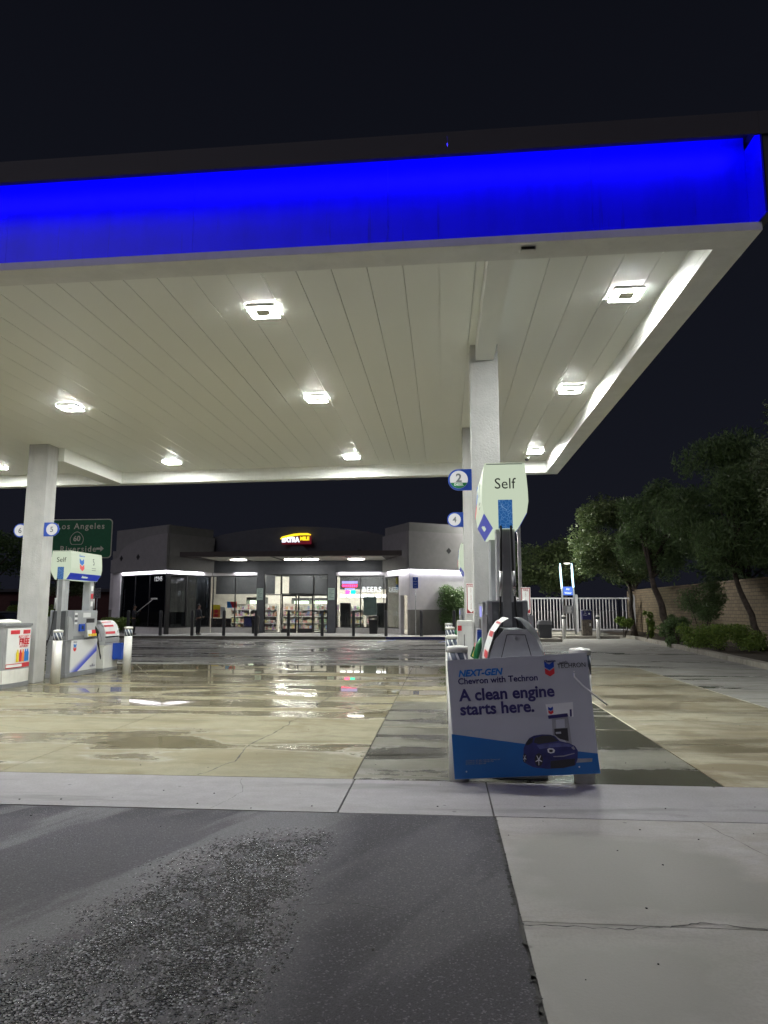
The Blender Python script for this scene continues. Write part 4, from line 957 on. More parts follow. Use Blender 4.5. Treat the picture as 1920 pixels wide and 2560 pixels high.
# notices, posters, neon
def on_wall(name, p, q, s0, s1, z0, z1, d, mat, label, cat, group=None):
    Mw, L = wallM(p, q); r_ = thing(name, tuple(Mw @ Vector(((s0+s1)/2, z0, d))), label, cat, group)
    b = MB(); b.M = Mw; b.box(s0, z0, d, s1, z1, d+.012); b.build('sheet', mat, r_, True); return r_, Mw
M['pale_green'] = paint('pale_green_paper', (.35, .46, .43), .6)
for (p0, p1, pier) in ((642.5, 658, 'left'), (820.5, 837, 'right')):
    s0, s1 = sC(p0), sC(p1); z0 = Zy(1500, 42, 650); z1 = Zy(1471, 42, 650)
    r_, Mw = on_wall('notice', Bp, Cp, s0, s1, z0, z1, .121, M['pale_green'], f'pale green notice on the pier {pier} of the glass doors', 'notice')
    b = MB(); b.M = Mw
    for i in range(7): b.box(s0+.05, z1-.10-.08*i, .1335, s1-.05-.08*(i % 3), z1-.075-.08*i, .135)
    b.build('print_lines', M['grey_ink'], r_, True)
posters = (('orange and yellow poster low in the window left of the doors', 527.5, 549, 1512, 1544, 'orange'), ('red and blue poster in the middle of the window left of the doors', 566, 590, 1504, 1520, 'red'),
           ('grey leaflet in the window left of the doors, beside the orange poster', 550, 562, 1518, 1543, 'paper'), ('dark picture panel at the foot of the window left of the doors', 527, 577, 1546, 1572, 'poster_dark'))
M['poster_dark'] = None
t = NT('poster_dark'); v = t.voro(t.obj(), 7, out='Color'); t.set(col=t.mix(t.rng(t.voro(t.obj(), 7), .15, .35), (.22, .10, .08), (.03, .022, .025)), rough=.4); M['poster_dark'] = t.mat
for lb, p0, p1, y0, y1, mt in posters:
    r_, Mw = on_wall('window_poster', Bp, Cp, sC(p0), sC(p1), Zy(y1, 42, 560), Zy(y0, 42, 560), -.118 if mt != 'poster_dark' else -.122, M[mt], lb, 'poster', 'posters in the shop windows')
    if mt == 'orange':
        b = MB(); b.M = Mw; s0, s1 = sC(p0), sC(p1); z0, z1 = Zy(y1, 42, 560), Zy(y0, 42, 560)
        b.box(s0, z0+(z1-z0)*.62, -.105, s1, z1, -.1035); b.build('yellow_print', M['yellow'], r_, True)
        b = MB(); b.M = Mw; b.cyl((s0+.3, z0+.38, -.105), (s0+.3, z0+.38, -.103), .12, n=16); b.box(s0+.18, z0+.05, -.105, s0+.42, z0+.22, -.1035); b.build('red_print', M['red'], r_, True)
    if mt == 'red':
        b = MB(); b.M = Mw; s0, s1 = sC(p0), sC(p1); z0, z1 = Zy(y1, 42, 560), Zy(y0, 42, 560)
        b.prism([(s0, z0), (s0+.35, z0), (s0+.18, z1), (s0, z1)], -.105, -.1035); b.build('blue_print', M['bright_blue'], r_, True)
r_, Mw = on_wall('window_poster', Bp, Cp, sC(908), sC(941), Zy(1539, 42), Zy(1492, 42), -.118, M['pale_green'], 'pale green blank poster in the window right of the doors', 'poster', 'posters in the shop windows')
b = MB(); b.M = MC; s_ = sC(929); text(b, 'BEERS', .42, Matrix.Translation((s_, Zy(1474, 42), -.088)), bold=.012, sx=.95, spacing=1.15)
bl = thing('window_lettering', tuple(MC @ Vector((s_, Zy(1480, 42), -.09))), 'white BEERS lettering on the window right of the doors', 'lettering'); b.M = Matrix(); b.build('lettering', glow('white_vinyl_glow', (.9, .95, .95), 1.1), bl, True)  # plain vinyl letters; light from the shop put in as their own glow
M['neon_r'] = glow('neon_red', (1, .02, .08), 11); M['neon_g'] = glow('neon_green', (.0, .95, .42), 3.2); M['neon_w'] = glow('neon_pale', (.55, .50, 1.0), 1.0)
ns = thing('neon_sign', tuple(MC @ Vector((sC(873), Zy(1468, 42), -.2))), 'pink and red lit neon sign in the window right of the doors', 'neon sign')
b = MB(); b.M = MC; b.box(sC(853), Zy(1459, 42), -.22, sC(893), Zy(1452, 42), -.19); b.build('header', M['neon_w'], ns, True)
b = MB(); b.M = MC; b.box(sC(853), Zy(1468, 42), -.22, sC(893), Zy(1459.5, 42), -.2)
b.build('red_panel', M['sg_r'], ns, True)
b = MB(); b.M = MC; [b.box(sC(854.5)+.115*i, Zy(1466.5, 42), -.195, sC(854.5)+.115*i+.085, Zy(1461, 42), -.185) for i in range(8)]; b.build('lit_tubes', M['neon_r'], ns, True)
ns = thing('neon_sign', tuple(MC @ Vector((sC(873), Zy(1486, 42), -.2))), 'small lit sign with a red and a green lamp below the red neon', 'neon sign')
b = MB(); b.M = MC; b.box(sC(860), Zy(1475, 42), -.22, sC(886), Zy(1469.5, 42), -.19); b.build('header', M['neon_w'], ns, True)
b = MB(); b.M = MC; b.box(sC(862), Zy(1485, 42), -.22, sC(873), Zy(1476, 42), -.19, bev=.04); b.build('red_lamp', M['neon_r'], ns, True)
b = MB(); b.M = MC; b.box(sC(875.5), Zy(1485, 42), -.22, sC(887), Zy(1475.5, 42), -.19, bev=.04); b.build('green_lamp', M['neon_g'], ns, True)
r_, Mw = on_wall('window_poster', Cp, D, sR(985), sR(992), 3.05, 3.45, -.118, M['yellow'], 'small coloured sticker high on the narrow window of the right pavilion', 'poster', 'posters in the shop windows')
r_, Mw = on_wall('window_poster', Cp, D, sR(985.5), sR(992), 2.70, 2.98, -.118, M['bright_blue'], 'small blue sticker on the narrow window of the right pavilion', 'poster', 'posters in the shop windows')
# interior furniture
def pack_mat(name, c):
    t = NT(name); o = t.obj(); v = t.voro(t.map(o, (5, 5, 6)), 1, out='Color'); n = t.noise(t.map(o, (3, 3, 9)), 1, 3)
    k = t.mix(.45, c, v); k = t.mix(t.rng(n, .48, .56), k, tuple(.45*x+.08 for x in c)); k = t.mix(t.rng(t.noise(o, 7, 2), .58, .64), k, (.62, .60, .54))
    t.set(col=k, rough=.45); return t.mat
palette = [pack_mat('pack_'+n, c) for n, c in (('red', (.55, .05, .05)), ('yellow', (.75, .6, .08)), ('blue', (.06, .15, .5)), ('white', (.75, .75, .72)), ('orange', (.75, .28, .05)), ('green', (.15, .42, .14)), ('purple', (.22, .06, .32)), ('pink', (.72, .3, .38)), ('cream', (.75, .66, .45)), ('pale', (.70, .70, .66)), ('silver', (.6, .62, .62)), ('tan', (.62, .5, .36)), ('ivory', (.78, .74, .62)))]
pack_me = []
for mt in palette:
    b = MB(); b.box(-.5, -.5, 0, .5, .5, 1, bev=.06); o = b.build('pack', mt); pack_me.append(o.data); bpy.data.objects.remove(o)
shelf_proto = None; rr = random.Random(11); npk = 0
shelves = [(Bp[0]+.9, 45.4, 'aisle shelf of packets behind the orange poster'), (Bp[0]+2.3, 44.9, 'aisle shelf of packets just left of the left pier'), (-11.2, 44.2, 'shelf of bright packets seen left of the doors'), (-9.9, 45.6, 'shelf of packets behind the left door leaf'),
           (-8.6, 45.4, 'shelf of packets behind the right door leaf'), (-7.3, 44.3, 'shelf of packets seen right of the doors'), (-5.7, 44.4, 'shelf of packets behind the red neon sign'), (-4.3, 44.6, 'shelf of packets behind the pale green poster')]
for i, (x, y, lb) in enumerate(shelves):
    if shelf_proto is None:
        p = thing('display_shelf', (x, y, Z0+.021), lb, 'shelf', 'display shelves inside the shop')
        b = MB(); b.box(-.6, .2, 0, .6, .25, 1.75); b.box(-.62, -.25, 0, -.601, .25, 1.75); b.box(.601, -.25, 0, .62, .25, 1.75); b.build('back_panel', M['in_wall'], p)
        for k in range(4): b = MB(); b.box(-.6, -.25, .08+.42*k, .6, .199, .11+.42*k); b.build('shelf_board', M['paper'], p)
        shelf_proto = p
    else:
        p = copy_tree(shelf_proto); p.location = (x, y, Z0+.021); tag(p, lb, 'shelf', 'display shelves inside the shop')
    for k in range(4):
        xx = -.57
        while xx < .5:
            w = rr.uniform(.10, .20); h = rr.uniform(.13, .33)
            o = bpy.data.objects.new('goods_packet', pack_me[rr.randrange(len(pack_me))]); COL.objects.link(o)
            o.location = (x+xx+w/2, y-.1, Z0+.021+.1105+.42*k); o.scale = (w*.94, .26, h)
            tag(o, 'small coloured packet on a lit shelf inside the shop', 'packet', 'packets on the shop shelves'); xx += w
M['cool'] = glow('cooler_light', (.88, 1.0, .72), 2.4)
for i, (x, lb) in enumerate(((-10.2, 'bright glass cooler behind the left door leaf'), (-8.9, 'bright glass cooler behind the right door leaf'), (-12.7, 'bright yellow lit cooler seen left of the left pier'))):
    r_ = thing('drinks_cooler', (x, 49.8 if i < 2 else 47.0, Z0+.021), lb, 'cooler', 'lit coolers at the back of the shop')
    b = MB(); b.box(-.62, .35, 0, .62, .4, 2.2); b.box(-.64, -.4, 0, -.621, .4, 2.2); b.box(.621, -.4, 0, .64, .4, 2.2); b.box(-.62, -.4, 2.05, .62, .349, 2.2); b.build('case', M['frame'], r_)
    b = MB(); b.box(-.6, .32, .1, .6, .345, 2.0); b.build('light_panel', M['cool'], r_)
    b = MB()
    for k in range(4): b.box(-.6, -.3, .2+.42*k, .6, .3, .22+.42*k)
    b.build('shelf_board', M['paper'], r_)
    b = MB()
    for xx in (-.605, -.01, .585): b.box(xx, -.42, .02, xx+.02, -.401, 2.04)
    b.build('door_frame', M['frame'], r_)
for i, (px, lb) in enumerate(((864, 'dark drinks machine at the left of the window right of the doors'), (955, 'dark drinks machine at the right of the window right of the doors'))):
    r_ = thing('drinks_machine', (X(px, 42.9), 42.9, .47), lb, 'machine', 'dark machines inside the window'); b = MB(); b.box(-.32, -.2, 0, .32, .3, 1.5, bev=.05); b.build('case', M['black'], r_)
    b = MB(); b.box(-.36, -.24, -.3, .36, .34, -.002); b.build('cabinet', M['in_dark'], r_)
cn = thing('counter', (Bp[0]+1.6, 43.1, Z0+.021), 'dark counter along the window left of the doors', 'counter'); b = MB(); b.box(.2, -.25, 0, 1.3, .3, .95, bev=.02); b.build('counter_body', M['navy'], cn); b = MB(); b.box(.15, -.3, .951, 1.35, .35, .99); b.build('counter_top', M['in_wall'], cn)
# shop bollards
def make_sb():
    p = thing('grey_bollard', (0, 0, .15), 'x', 'bollard'); b = MB()
    b.lathe([(.085, 0), (.085, 1.30), (.075, 1.34), (.045, 1.365), (.005, 1.375)], n=18); b.build('post', M['shopboll'], p); return p
M['shopboll'] = paint('bollard_grey', (.055, .057, .065), .45, var=.1)
SB = make_sb(); first = True
names = ['in front of the person holding the pole', 'at the corner of the left pavilion', 'just left of the person in black', 'in front of the left shop window', 'at the pier left of the doors', 'in front of the left door leaf', 'in front of the narrow pane right of the doors',
         'in front of the neon sign window', 'at the right edge of the neon sign window', 'in front of the service door wall', 'in front of the big dark bush']
for px, nm in zip((322, 403, 482, 561, 641, 722, 806, 884, 965, 1053, 1135), names):
    o = SB if first else copy_tree(SB); first = False; o.location = (X(px, 37.5), 37.5, .15)
    tag(o, f'dark grey round-topped bollard {nm}', 'bollard', 'dark bollards along the shop kerb')
for px, y, lb in ((640, 41.3, 'dark slim litter bin at the pier left of the doors'), (934, 41.3, 'dark litter bin in front of the window with BEERS lettering')):
    r_ = thing('litter_bin', (X(px, y), y, .15), lb, 'bin', 'litter bins outside the shop'); w = .26 if px > 700 else .2
    b = MB(); b.prism([(-w*.85, 0), (w*.85, 0), (w, .75), (-w, .75)], -w*.9, w*.9, 'y'); b.build('body', M['black'], r_)
    b = MB(); b.box(-w*1.05, -w, .751, w*1.05, w, .80); b.box(-w, -w*.9, .95, w, w*.9, 1.02, bev=.02); [b.box(sx*w-.015, -w*.8, .80, sx*w+.015, w*.8, .949) for sx in (-.95, .95)]; b.build('lid', M['frame'], r_)

# parking signs
def post_sign(x, y, z0, w, h, zb, mat, lines, label, colr, postm):
    r_ = thing('parking_sign', (x, y, zb), label, 'sign'); b = MB(); b.cyl((0, .015, 0), (0, .015, z0-zb+h*.95), .022, n=10); b.build('post', postm, r_)
    b = MB(); b.box(-w/2, -.012, z0-zb, w/2, -.008, z0-zb+h); b.build('plate', mat, r_)
    b = MB()
    for i, (s, sz) in enumerate(lines): text(b, s, sz, frame((0, -.014, z0-zb+h*(1-(i+.5)/len(lines))), (1, 0, 0), (0, 0, 1)))
    b.build('lettering', colr, r_)
post_sign(X(1039, 38.8), 38.8, 2.72, .30, .62, .15, M['blue'], (('o', .16), ('PARKING', .055), ('ONLY', .06), ('VAN', .06)), 'tall blue disabled parking sign on a thin post by the white wall', M['paper'], M['steel'])
post_sign(X(241, 41.5), 41.5, 2.25, .44, .62, .15, M['steel'], (('CUSTOMER', .07), ('PARKING', .085), ('ONLY', .085)), 'grey CUSTOMER PARKING ONLY sign on a thin post beside pump 5', M['ink'], M['steel'])

# ================================================================== PEOPLE
def person(name_lab, loc, rz, joints, radii, edges, group=None):
    pass
def skin_mesh(V, E_idx, rad, root, mat, name, parent, sub=1):
    me = bpy.data.meshes.new(name); me.from_pydata(V, E_idx, []); o = bpy.data.objects.new(name, me); COL.objects.link(o)
    sk = o.modifiers.new('s', 'SKIN'); sk.branch_smoothing = .3
    ss = o.modifiers.new('d', 'SUBSURF'); ss.levels = sub; ss.render_levels = sub
    for i, r_ in enumerate(rad): me.skin_vertices[0].data[i].radius = r_ if isinstance(r_, tuple) else (r_, r_); me.skin_vertices[0].data[i].use_root = (i == root)
    dg = bpy.context.evaluated_depsgraph_get(); dg.update()
    m2 = bpy.data.meshes.new_from_object(o.evaluated_get(dg)); bpy.data.objects.remove(o); m2.name = name
    m2.materials.clear(); m2.materials.append(mat)
    for p in m2.polygons: p.use_smooth = True
    q = bpy.data.objects.new(name, m2); COL.objects.link(q); q.parent = parent; return q
def make_person(loc, rz, arms, label, hair_back, lean=0):
    """local frame: facing +y, feet at z=0; arms = {side: (elbow, wrist, fingertip direction)}"""
    p = thing('person', loc, label, 'person', None, rz)
    V = [(0, 0, .92), (0, -.01, 1.10), (0, -.015, 1.28), (0, 0, 1.42), (0, .015, 1.50), (0, .03, 1.58), (0, .035, 1.66)]
    Rd = [(.135, .10), (.12, .085), (.145, .095), (.075, .065), (.05, .05), (.072, .088), (.066, .078)]
    E = [(0, 1), (1, 2), (2, 3), (3, 4), (4, 5), (5, 6)]
    legs = {}
    for s in (-1, 1):
        k = len(V); V += [(s*.09, 0, .84), (s*.10, .02+.01*s, .48), (s*.11, -.02, .09), (s*.12, .10, .035)]; Rd += [.085, .06, .042, .034]; E += [(0, k), (k, k+1), (k+1, k+2), (k+2, k+3)]
        el, wr, hd = arms[s]; k = len(V); sh = (s*.165, -.005, 1.37)
        V += [sh, el, wr]; Rd += [.055, .042, .028]; E += [(3, k), (k, k+1), (k+1, k+2)]
        w = Vector(wr); h = Vector(hd).normalized(); pc = w + h*.055; k2 = len(V); V.append(tuple(pc)); Rd.append(.030); E.append((k+2, k2))
        sd = h.orthogonal().normalized(); nr = h.cross(sd)
        for i in range(4):
            o_ = sd*(-.026+.0175*i); ln = (.062, .072, .068, .054)[i]; k3 = len(V)
            V += [tuple(pc+o_+h*.03), tuple(pc+o_+h*(.03+ln*.5)+nr*.008), tuple(pc+o_+h*(.03+ln*.8)+nr*.024)]; Rd += [.0095, .0085, .007]; E += [(k2, k3), (k3, k3+1), (k3+1, k3+2)]
        k3 = len(V); V += [tuple(w+h*.03+sd*(-.036)), tuple(w+h*.065-sd*.052+nr*.012)]; Rd += [.011, .008]; E += [(k2, k3), (k3, k3+1)]
    body = skin_mesh(V, E, Rd, 0, M['skin'], 'body', p)
    # face and ears
    b = MB(); b.cyl((0, .11, 1.60), (0, .135, 1.585), .016, .008, 8); b.cyl((-.08, .03, 1.595), (-.088, .03, 1.595), .022, n=10); b.cyl((.08, .03, 1.595), (.088, .03, 1.595), .022, n=10); b.build('nose_and_ears', M['skin'], body)
    b = MB(); [b.cyl((s*.028, .112, 1.625), (s*.028, .118, 1.625), .010, n=8) for s in (-1, 1)]; b.box(-.022, .108, 1.548, .022, .113, 1.555); b.build('eyes_and_mouth', M['black'], body)
    hv = [(0, .01, 1.63), (0, .005, 1.70), (0, -.03, 1.66)] + ([(0, -.055, 1.56), (0, -.06, 1.44)] if hair_back else [(0, -.04, 1.60)])
    he = [(i, i+1) for i in range(len(hv)-1)]; hr = [(.080, .085), (.066, .078), (.085, .07)] + ([(.085, .05), (.06, .03)] if hair_back else [(.07, .045)])
    skin_mesh(hv, he, hr, 0, M['hair'], 'hair', p)
    jv = [(0, 0, .90), (0, -.01, 1.10), (0, -.015, 1.28), (0, 0, 1.41), (0, .01, 1.455)]; jr = [(.165, .125), (.15, .11), (.172, .12), (.095, .085), (.066, .066)]; je = [(0, 1), (1, 2), (2, 3), (3, 4)]
    for s in (-1, 1):
        el, wr, hd = arms[s]; k = len(jv); jv += [(s*.165, -.005, 1.36), el, tuple(Vector(el).lerp(Vector(wr), .95))]; jr += [.072, .056, .042]; je += [(3, k), (k, k+1), (k+1, k+2)]
    skin_mesh(jv, je, jr, 0, M['jacket'], 'jacket', p)
    tv = [(0, 0, .94)]; tr = [(.155, .115)]; te = []
    for s in (-1, 1): k = len(tv); tv += [(s*.09, 0, .84), (s*.10, .02+.01*s, .48), (s*.11, -.02, .07)]; tr += [.102, .078, .062]; te += [(0, k), (k, k+1), (k+1, k+2)]
    skin_mesh(tv, te, tr, 0, M['clothes'], 'trousers', p)
    for s in (-1, 1): skin_mesh([(s*.11, -.05, .05), (s*.115, .05, .045), (s*.12, .15, .035)], [(0, 1), (1, 2)], [(.05, .048), (.048, .042), (.04, .03)], 0, M['black'], 'shoe', p)
    return p
# person with the pole: faces right along the dark window; hands on the pole
PH = (-17.42, 38.35, .15)
pole_a = Vector((X(338, 38.5), 38.5, 1.33)); pole_b = Vector((X(383, 38.85), 38.85, Zy(1497, 38.85, 383)))
pd = (pole_b-pole_a).normalized()
def loc_of(v, loc, rz): return tuple(Matrix.Rotation(-rz, 3, 'Z') @ (Vector(v)-Vector(loc)))
rz1 = R(-78)
g1 = pole_a + pd*.06; g2 = pole_a + pd*.34
w1 = loc_of(g1 + Vector((-.07, -.05, .03)), PH, rz1); w2 = loc_of(g2 + Vector((-.08, .02, -.02)), PH, rz1)
p1 = make_person(PH, rz1, {1: ((.24, .12, 1.12), w1, (.1, .9, -.05)), -1: ((-.22, .16, 1.16), w2, (.2, .9, .05))}, 'person in dark clothes holding a long pole up to the dark shop window', True)
p1.scale = (1, 1, .97)
p2 = make_person((X(497, 38.6), 38.6, .15), R(-40), {1: ((.25, -.02, 1.10), (.20, .16, .98), (-.4, .8, .2)), -1: ((-.25, -.03, 1.10), (-.19, .14, .96), (.4, .8, .2))}, 'person in black with a patterned dark jacket standing before the shop windows', False)
sq = thing('squeegee_pole', tuple(pole_a), 'long pale pole with a wide wiper head held up against the dark shop window', 'squeegee')
b = MB(); b.cyl(pole_a-pd*.05, pole_b, .014, n=10); b.build('pole', M['trim'], sq, True)
b = MB(); b.M = frame(tuple(pole_b), (math.cos(.5), -math.sin(.5), 0), (0, 0, 1)); b.box(-.22, -.04, -.03, .30, .045, .03, bev=.01); b.build('wiper_head', M['bollard_white'], sq, True)

# ================================================================== RIGHT SIDE: fence, air station, wall, planting
M['fence'] = paint('fence_white', (.46, .46, .48), .45, var=.06)
fn = thing('bar_fence', (8.5, 46, .15), 'pale metal bar fence with closed gates at the back of the drive', 'fence')
def bars(b, p, q, z0, z1, step=.19, r=.025):
    p = Vector(p); q = Vector(q); n = int((q-p).length/step)
    for i in range(n+1):
        c = p.lerp(q, i/n); b.box(c.x-r, c.y-r, z0, c.x+r, c.y+r, z1)
gp = [(3.9, 46), (8.42, 46), (8.52, 46), (11.15, 46), (11.9, 45.6)]
def rail(b, p, q, z, h=.09):
    M0 = frame((p[0], p[1], z), (q[0]-p[0], q[1]-p[1], 0), (0, 0, 1)); b.M = M0; b.box(0, 0, -.03, math.hypot(q[0]-p[0], q[1]-p[1]), h, .03); b.M = Matrix()
for i, (pa, qa) in enumerate(((gp[0], gp[1]), (gp[2], gp[3]), (gp[3], gp[4]))):
    b = MB(); bars(b, pa, qa, .34, 2.22); b.build('bar_panel', M['fence'], fn, True)
    b = MB(); rail(b, pa, qa, 2.222); b.build('top_rail', M['fence'], fn, True); b = MB(); rail(b, pa, qa, .25); b.build('bottom_rail', M['fence'], fn, True)
for (x, y, h, r_) in ((5.33, 46, 2.36, .07), (8.47, 45.93, 2.42, .09), (11.93, 45.6, 2.40, .09)):
    b = MB(); b.box(x-r_, y-r_, .15, x+r_, y+r_, h); b.lathe([(r_*1.05, h+.001), (r_*1.05, h+.03), (r_*.8, h+.08), (.01, h+.10)], (x, y), 12); b.build('post', M['fence'], fn, True)
# air and water station
AX = (6.36+6.95)/2
as_ = thing('air_station', (7.1, 41, .15), 'two glowing curved posts with a lit blue Air and Water panel', 'air station')
M['st_lit'] = glow('station_lit', (.55, .85, 1.0), 2.4); M['st_panel'] = glow('station_panel', (.10, .22, .80), .95)
xa, xb = X(1405, 41), X(1434, 41)
for i, (x0, lean) in enumerate(((xa, -.03), (xb, .02))):
    b = MB(); b.tube([(x0+.08, 41, .15), (x0+.06, 41, 1.6), (x0+.03, 41, 2.8)], .055, 10); po = b.build('post', M['fence'], as_, True)
    b = MB(); b.tube([(x0+.03, 41, 2.81), (x0+.0, 41, 3.4), (x0-.03+.02*i, 41, 3.95), (x0-.02, 41, 4.2)], [.055, .06, .055, .03], 10); b.build('lit_tube', M['st_lit'], po, True)
b = MB(); b.box(xa+.10, 40.96, 2.38, xb-.02, 41.02, 2.86); pn2 = b.build('panel', M['st_panel'], as_, True)
b = MB(); text(b, 'Air', .17, frame(((xa+xb)/2+.04, 40.955, 2.72), (1, 0, 0), (0, 0, 1)), bold=.004); text(b, 'Water', .15, frame(((xa+xb)/2+.04, 40.955, 2.50), (1, 0, 0), (0, 0, 1)), bold=.004); b.build('lettering', glow('lit_text', (.8, .88, 1), 1.2), pn2, True)
b = MB(); b.box(xa+.12, 40.97, 1.33, xb+.04, 41.02, 1.78); lp = b.build('notice_panel', M['pump_light'], as_, True)
b = MB(); b.prism([(xa+.28, 1.40), (xa+.50, 1.38), (xa+.55, 1.50), (xa+.50, 1.58), (xa+.56, 1.72), (xa+.30, 1.73)], 40.962, 40.969, 'y'); b.build('print', M['paper'], lp, True)
b = MB(); b.lathe([(.16, 4.17), (.20, 4.20), (.15, 4.23)], ((xa+xb)/2+.05, 41), 16); b.build('lamp_cap', glow('lamp_cap', (1, .95, .85), 1.6), as_, True)
al = bpy.data.lights.new('air_station_light', 'POINT'); al.energy = 130; al.color = (.85, 1, .9); al.shadow_soft_size = .25
ao = bpy.data.objects.new('air_station_light', al); COL.objects.link(ao); ao.location = ((xa+xb)/2+.05, 41, 4.0)
r_ = thing('pay_pedestal', (X(1465, 39.5), 39.5, .15), 'weathered brown pedestal with a blue air and water front between two white bollards', 'pedestal')
b = MB(); b.box(-.25, -.2, 0, .25, .2, .86, bev=.02); b.build('base', paint('weathered_brown', (.11, .095, .075), .7, var=.4, sc=8), r_)
b = MB(); b.box(-.245, -.19, .861, .245, .19, 1.34, bev=.02); b.build('blue_head', M['navy'], r_); b = MB(); b.box(-.26, -.21, 1.341, .26, .21, 1.39, bev=.01); b.build('cap', M['steel'], r_)
b = MB()
for i, (w_, z_) in enumerate((('Air', 1.28), ('and', 1.20), ('Water', 1.11))): text(b, w_, .085, frame((-.10, -.193, z_), (1, 0, 0), (0, 0, 1)))
b.cyl((.12, -.191, 1.18), (.12, -.197, 1.18), .05, n=14); b.build('lettering', M['paper'], r_)
b = MB(); b.box(.12, -.206, .52, .19, -.2015, .66); b.build('sticker', M['paper'], r_)
def small_bollard(x, y, z, lb):
    r_ = thing('small_bollard', (x, y, z), lb, 'bollard', 'white bollards by the air station')
    b = MB(); b.lathe([(.10, 0), (.10, 1.05)], n=14); b.build('post', M['bollard_white'], r_); b = MB(); b.lathe([(.103, 1.051), (.103, 1.17)], n=14); b.build('dark_band', M['pump_dark'], r_)
    b = MB(); b.lathe([(.106, 1.171), (.106, 1.22), (.08, 1.25), (.01, 1.255)], n=16); b.build('cap', M['bollard_white'], r_)
small_bollard(X(1408, 38.8), 38.8, 0, 'white bollard left of the air and water pedestal'); small_bollard(X(1493, 38.9), 38.9, 0, 'white bollard right of the air and water pedestal')
r_ = thing('trash_can', (X(1360, 36.4), 36.4, .15), 'square grey trash can on the kerbed island by the drive', 'trash can')
b = MB(); b.prism([(-.29, 0), (.29, 0), (.33, .66), (-.33, .66)], -.3, .3, 'y'); b.build('body', M['pump_dark'], r_); b = MB(); b.prism([(-.35, .661), (.35, .661), (.30, .82), (.2, .87), (-.2, .87), (-.30, .82)], -.33, .33, 'y'); b.build('lid', M['pump_grey'], r_)
lp_ = thing('light_pole', (X(1303, 41), 41.2, .15), 'tall pale light pole standing behind the front pump', 'light pole')
b = MB(); b.box(-.09, -.09, 0, .09, .09, 7.9); b.build('pole', M['fence'], lp_); b = MB(); b.lathe([(.2, 0), (.2, .5), (.17, .53)], n=14); b.build('footing', M['kerb'], lp_)
b = MB(); b.box(-.80, -.12, 7.6, -.091, .12, 7.72); hd = b.build('lamp_head', M['pump_dark'], lp_); b = MB(); b.box(-.75, -.10, 7.58, -.25, .10, 7.598); b.build('lamp_panel', glow('lamp_panel', (1, .98, .9), 3000), hd)
# block wall
def block_mat():
    t = NT('block_wall'); P = t.co(); x, y, z = t.xyz(P); cv = t.new('ShaderNodeCombineXYZ'); t.put(cv.inputs[0], t.m('ADD', y, x)); t.put(cv.inputs[1], z)
    br = t.new('ShaderNodeTexBrick'); t.l.new(cv.outputs[0], br.inputs['Vector']); br.inputs['Scale'].default_value = 1; br.inputs['Brick Width'].default_value = .41; br.inputs['Row Height'].default_value = .152; br.inputs['Mortar Size'].default_value = .012; br.inputs['Mortar Smooth'].default_value = .25
    br.inputs['Color1'].default_value = (.34, .265, .175, 1); br.inputs['Color2'].default_value = (.25, .20, .135, 1); br.inputs['Mortar'].default_value = (.12, .10, .075, 1)
    n = t.noise(P, 14, 5, .65)
    c = t.mix(t.m('MULTIPLY', t.rng(n, .4, .7), .35), br.outputs['Color'], (.14, .11, .08)); nb = t.bump(t.m('SUBTRACT', t.m('MULTIPLY', n, .4), br.outputs['Fac']), .7, .02)
    t.set(col=c, rough=.85, nor=nb); return t.mat
M['block'] = block_mat()
bw = thing('block_wall', (12.6, 30, 0), 'tan concrete block wall behind the trees on the right', 'wall')
b = MB(); b.box(12.5, 12, 0, 12.7, 47.2, 2.74); b.build('wall_body', M['block'], bw, True)
b = MB(); b.box(12.47, 12, 2.741, 12.73, 47.2, 2.83); b.build('coping', M['block'], bw, True)
b = MB(); b.box(11.98, 47.0, 0, 12.49, 47.2, 2.74); b.build('wall_return', M['block'], bw, True)

def leaf_mat(name, c1, c2, tr=.30, rough=.42):
    t = NT(name); oi = t.new('ShaderNodeNewGeometry').outputs['Random Per Island']
    c = t.mix(oi, c1, c2); t.set(col=c, rough=rough, spec=.35)
    tl = t.new('ShaderNodeBsdfTranslucent'); t.put(tl.inputs[0], c); mx = t.new('ShaderNodeMixShader'); mx.inputs[0].default_value = tr
    t.l.new(t.b.outputs[0], mx.inputs[1]); t.l.new(tl.outputs[0], mx.inputs[2]); t.l.new(mx.outputs[0], t.out.inputs[0]); return t.mat
M['leaf_a'] = leaf_mat('leaf_olive', (.08, .125, .05), (.17, .22, .09)); M['leaf_b'] = leaf_mat('leaf_dark', (.09, .155, .06), (.18, .27, .11)); M['leaf_c'] = leaf_mat('leaf_silver', (.11, .155, .08), (.23, .30, .16)); M['leaf_h'] = leaf_mat('leaf_hedge', (.09, .17, .035), (.24, .32, .07))
M['bark'] = paint('bark', (.075, .06, .048), .9, var=.4, sc=6, bump=.9, bsc=22)
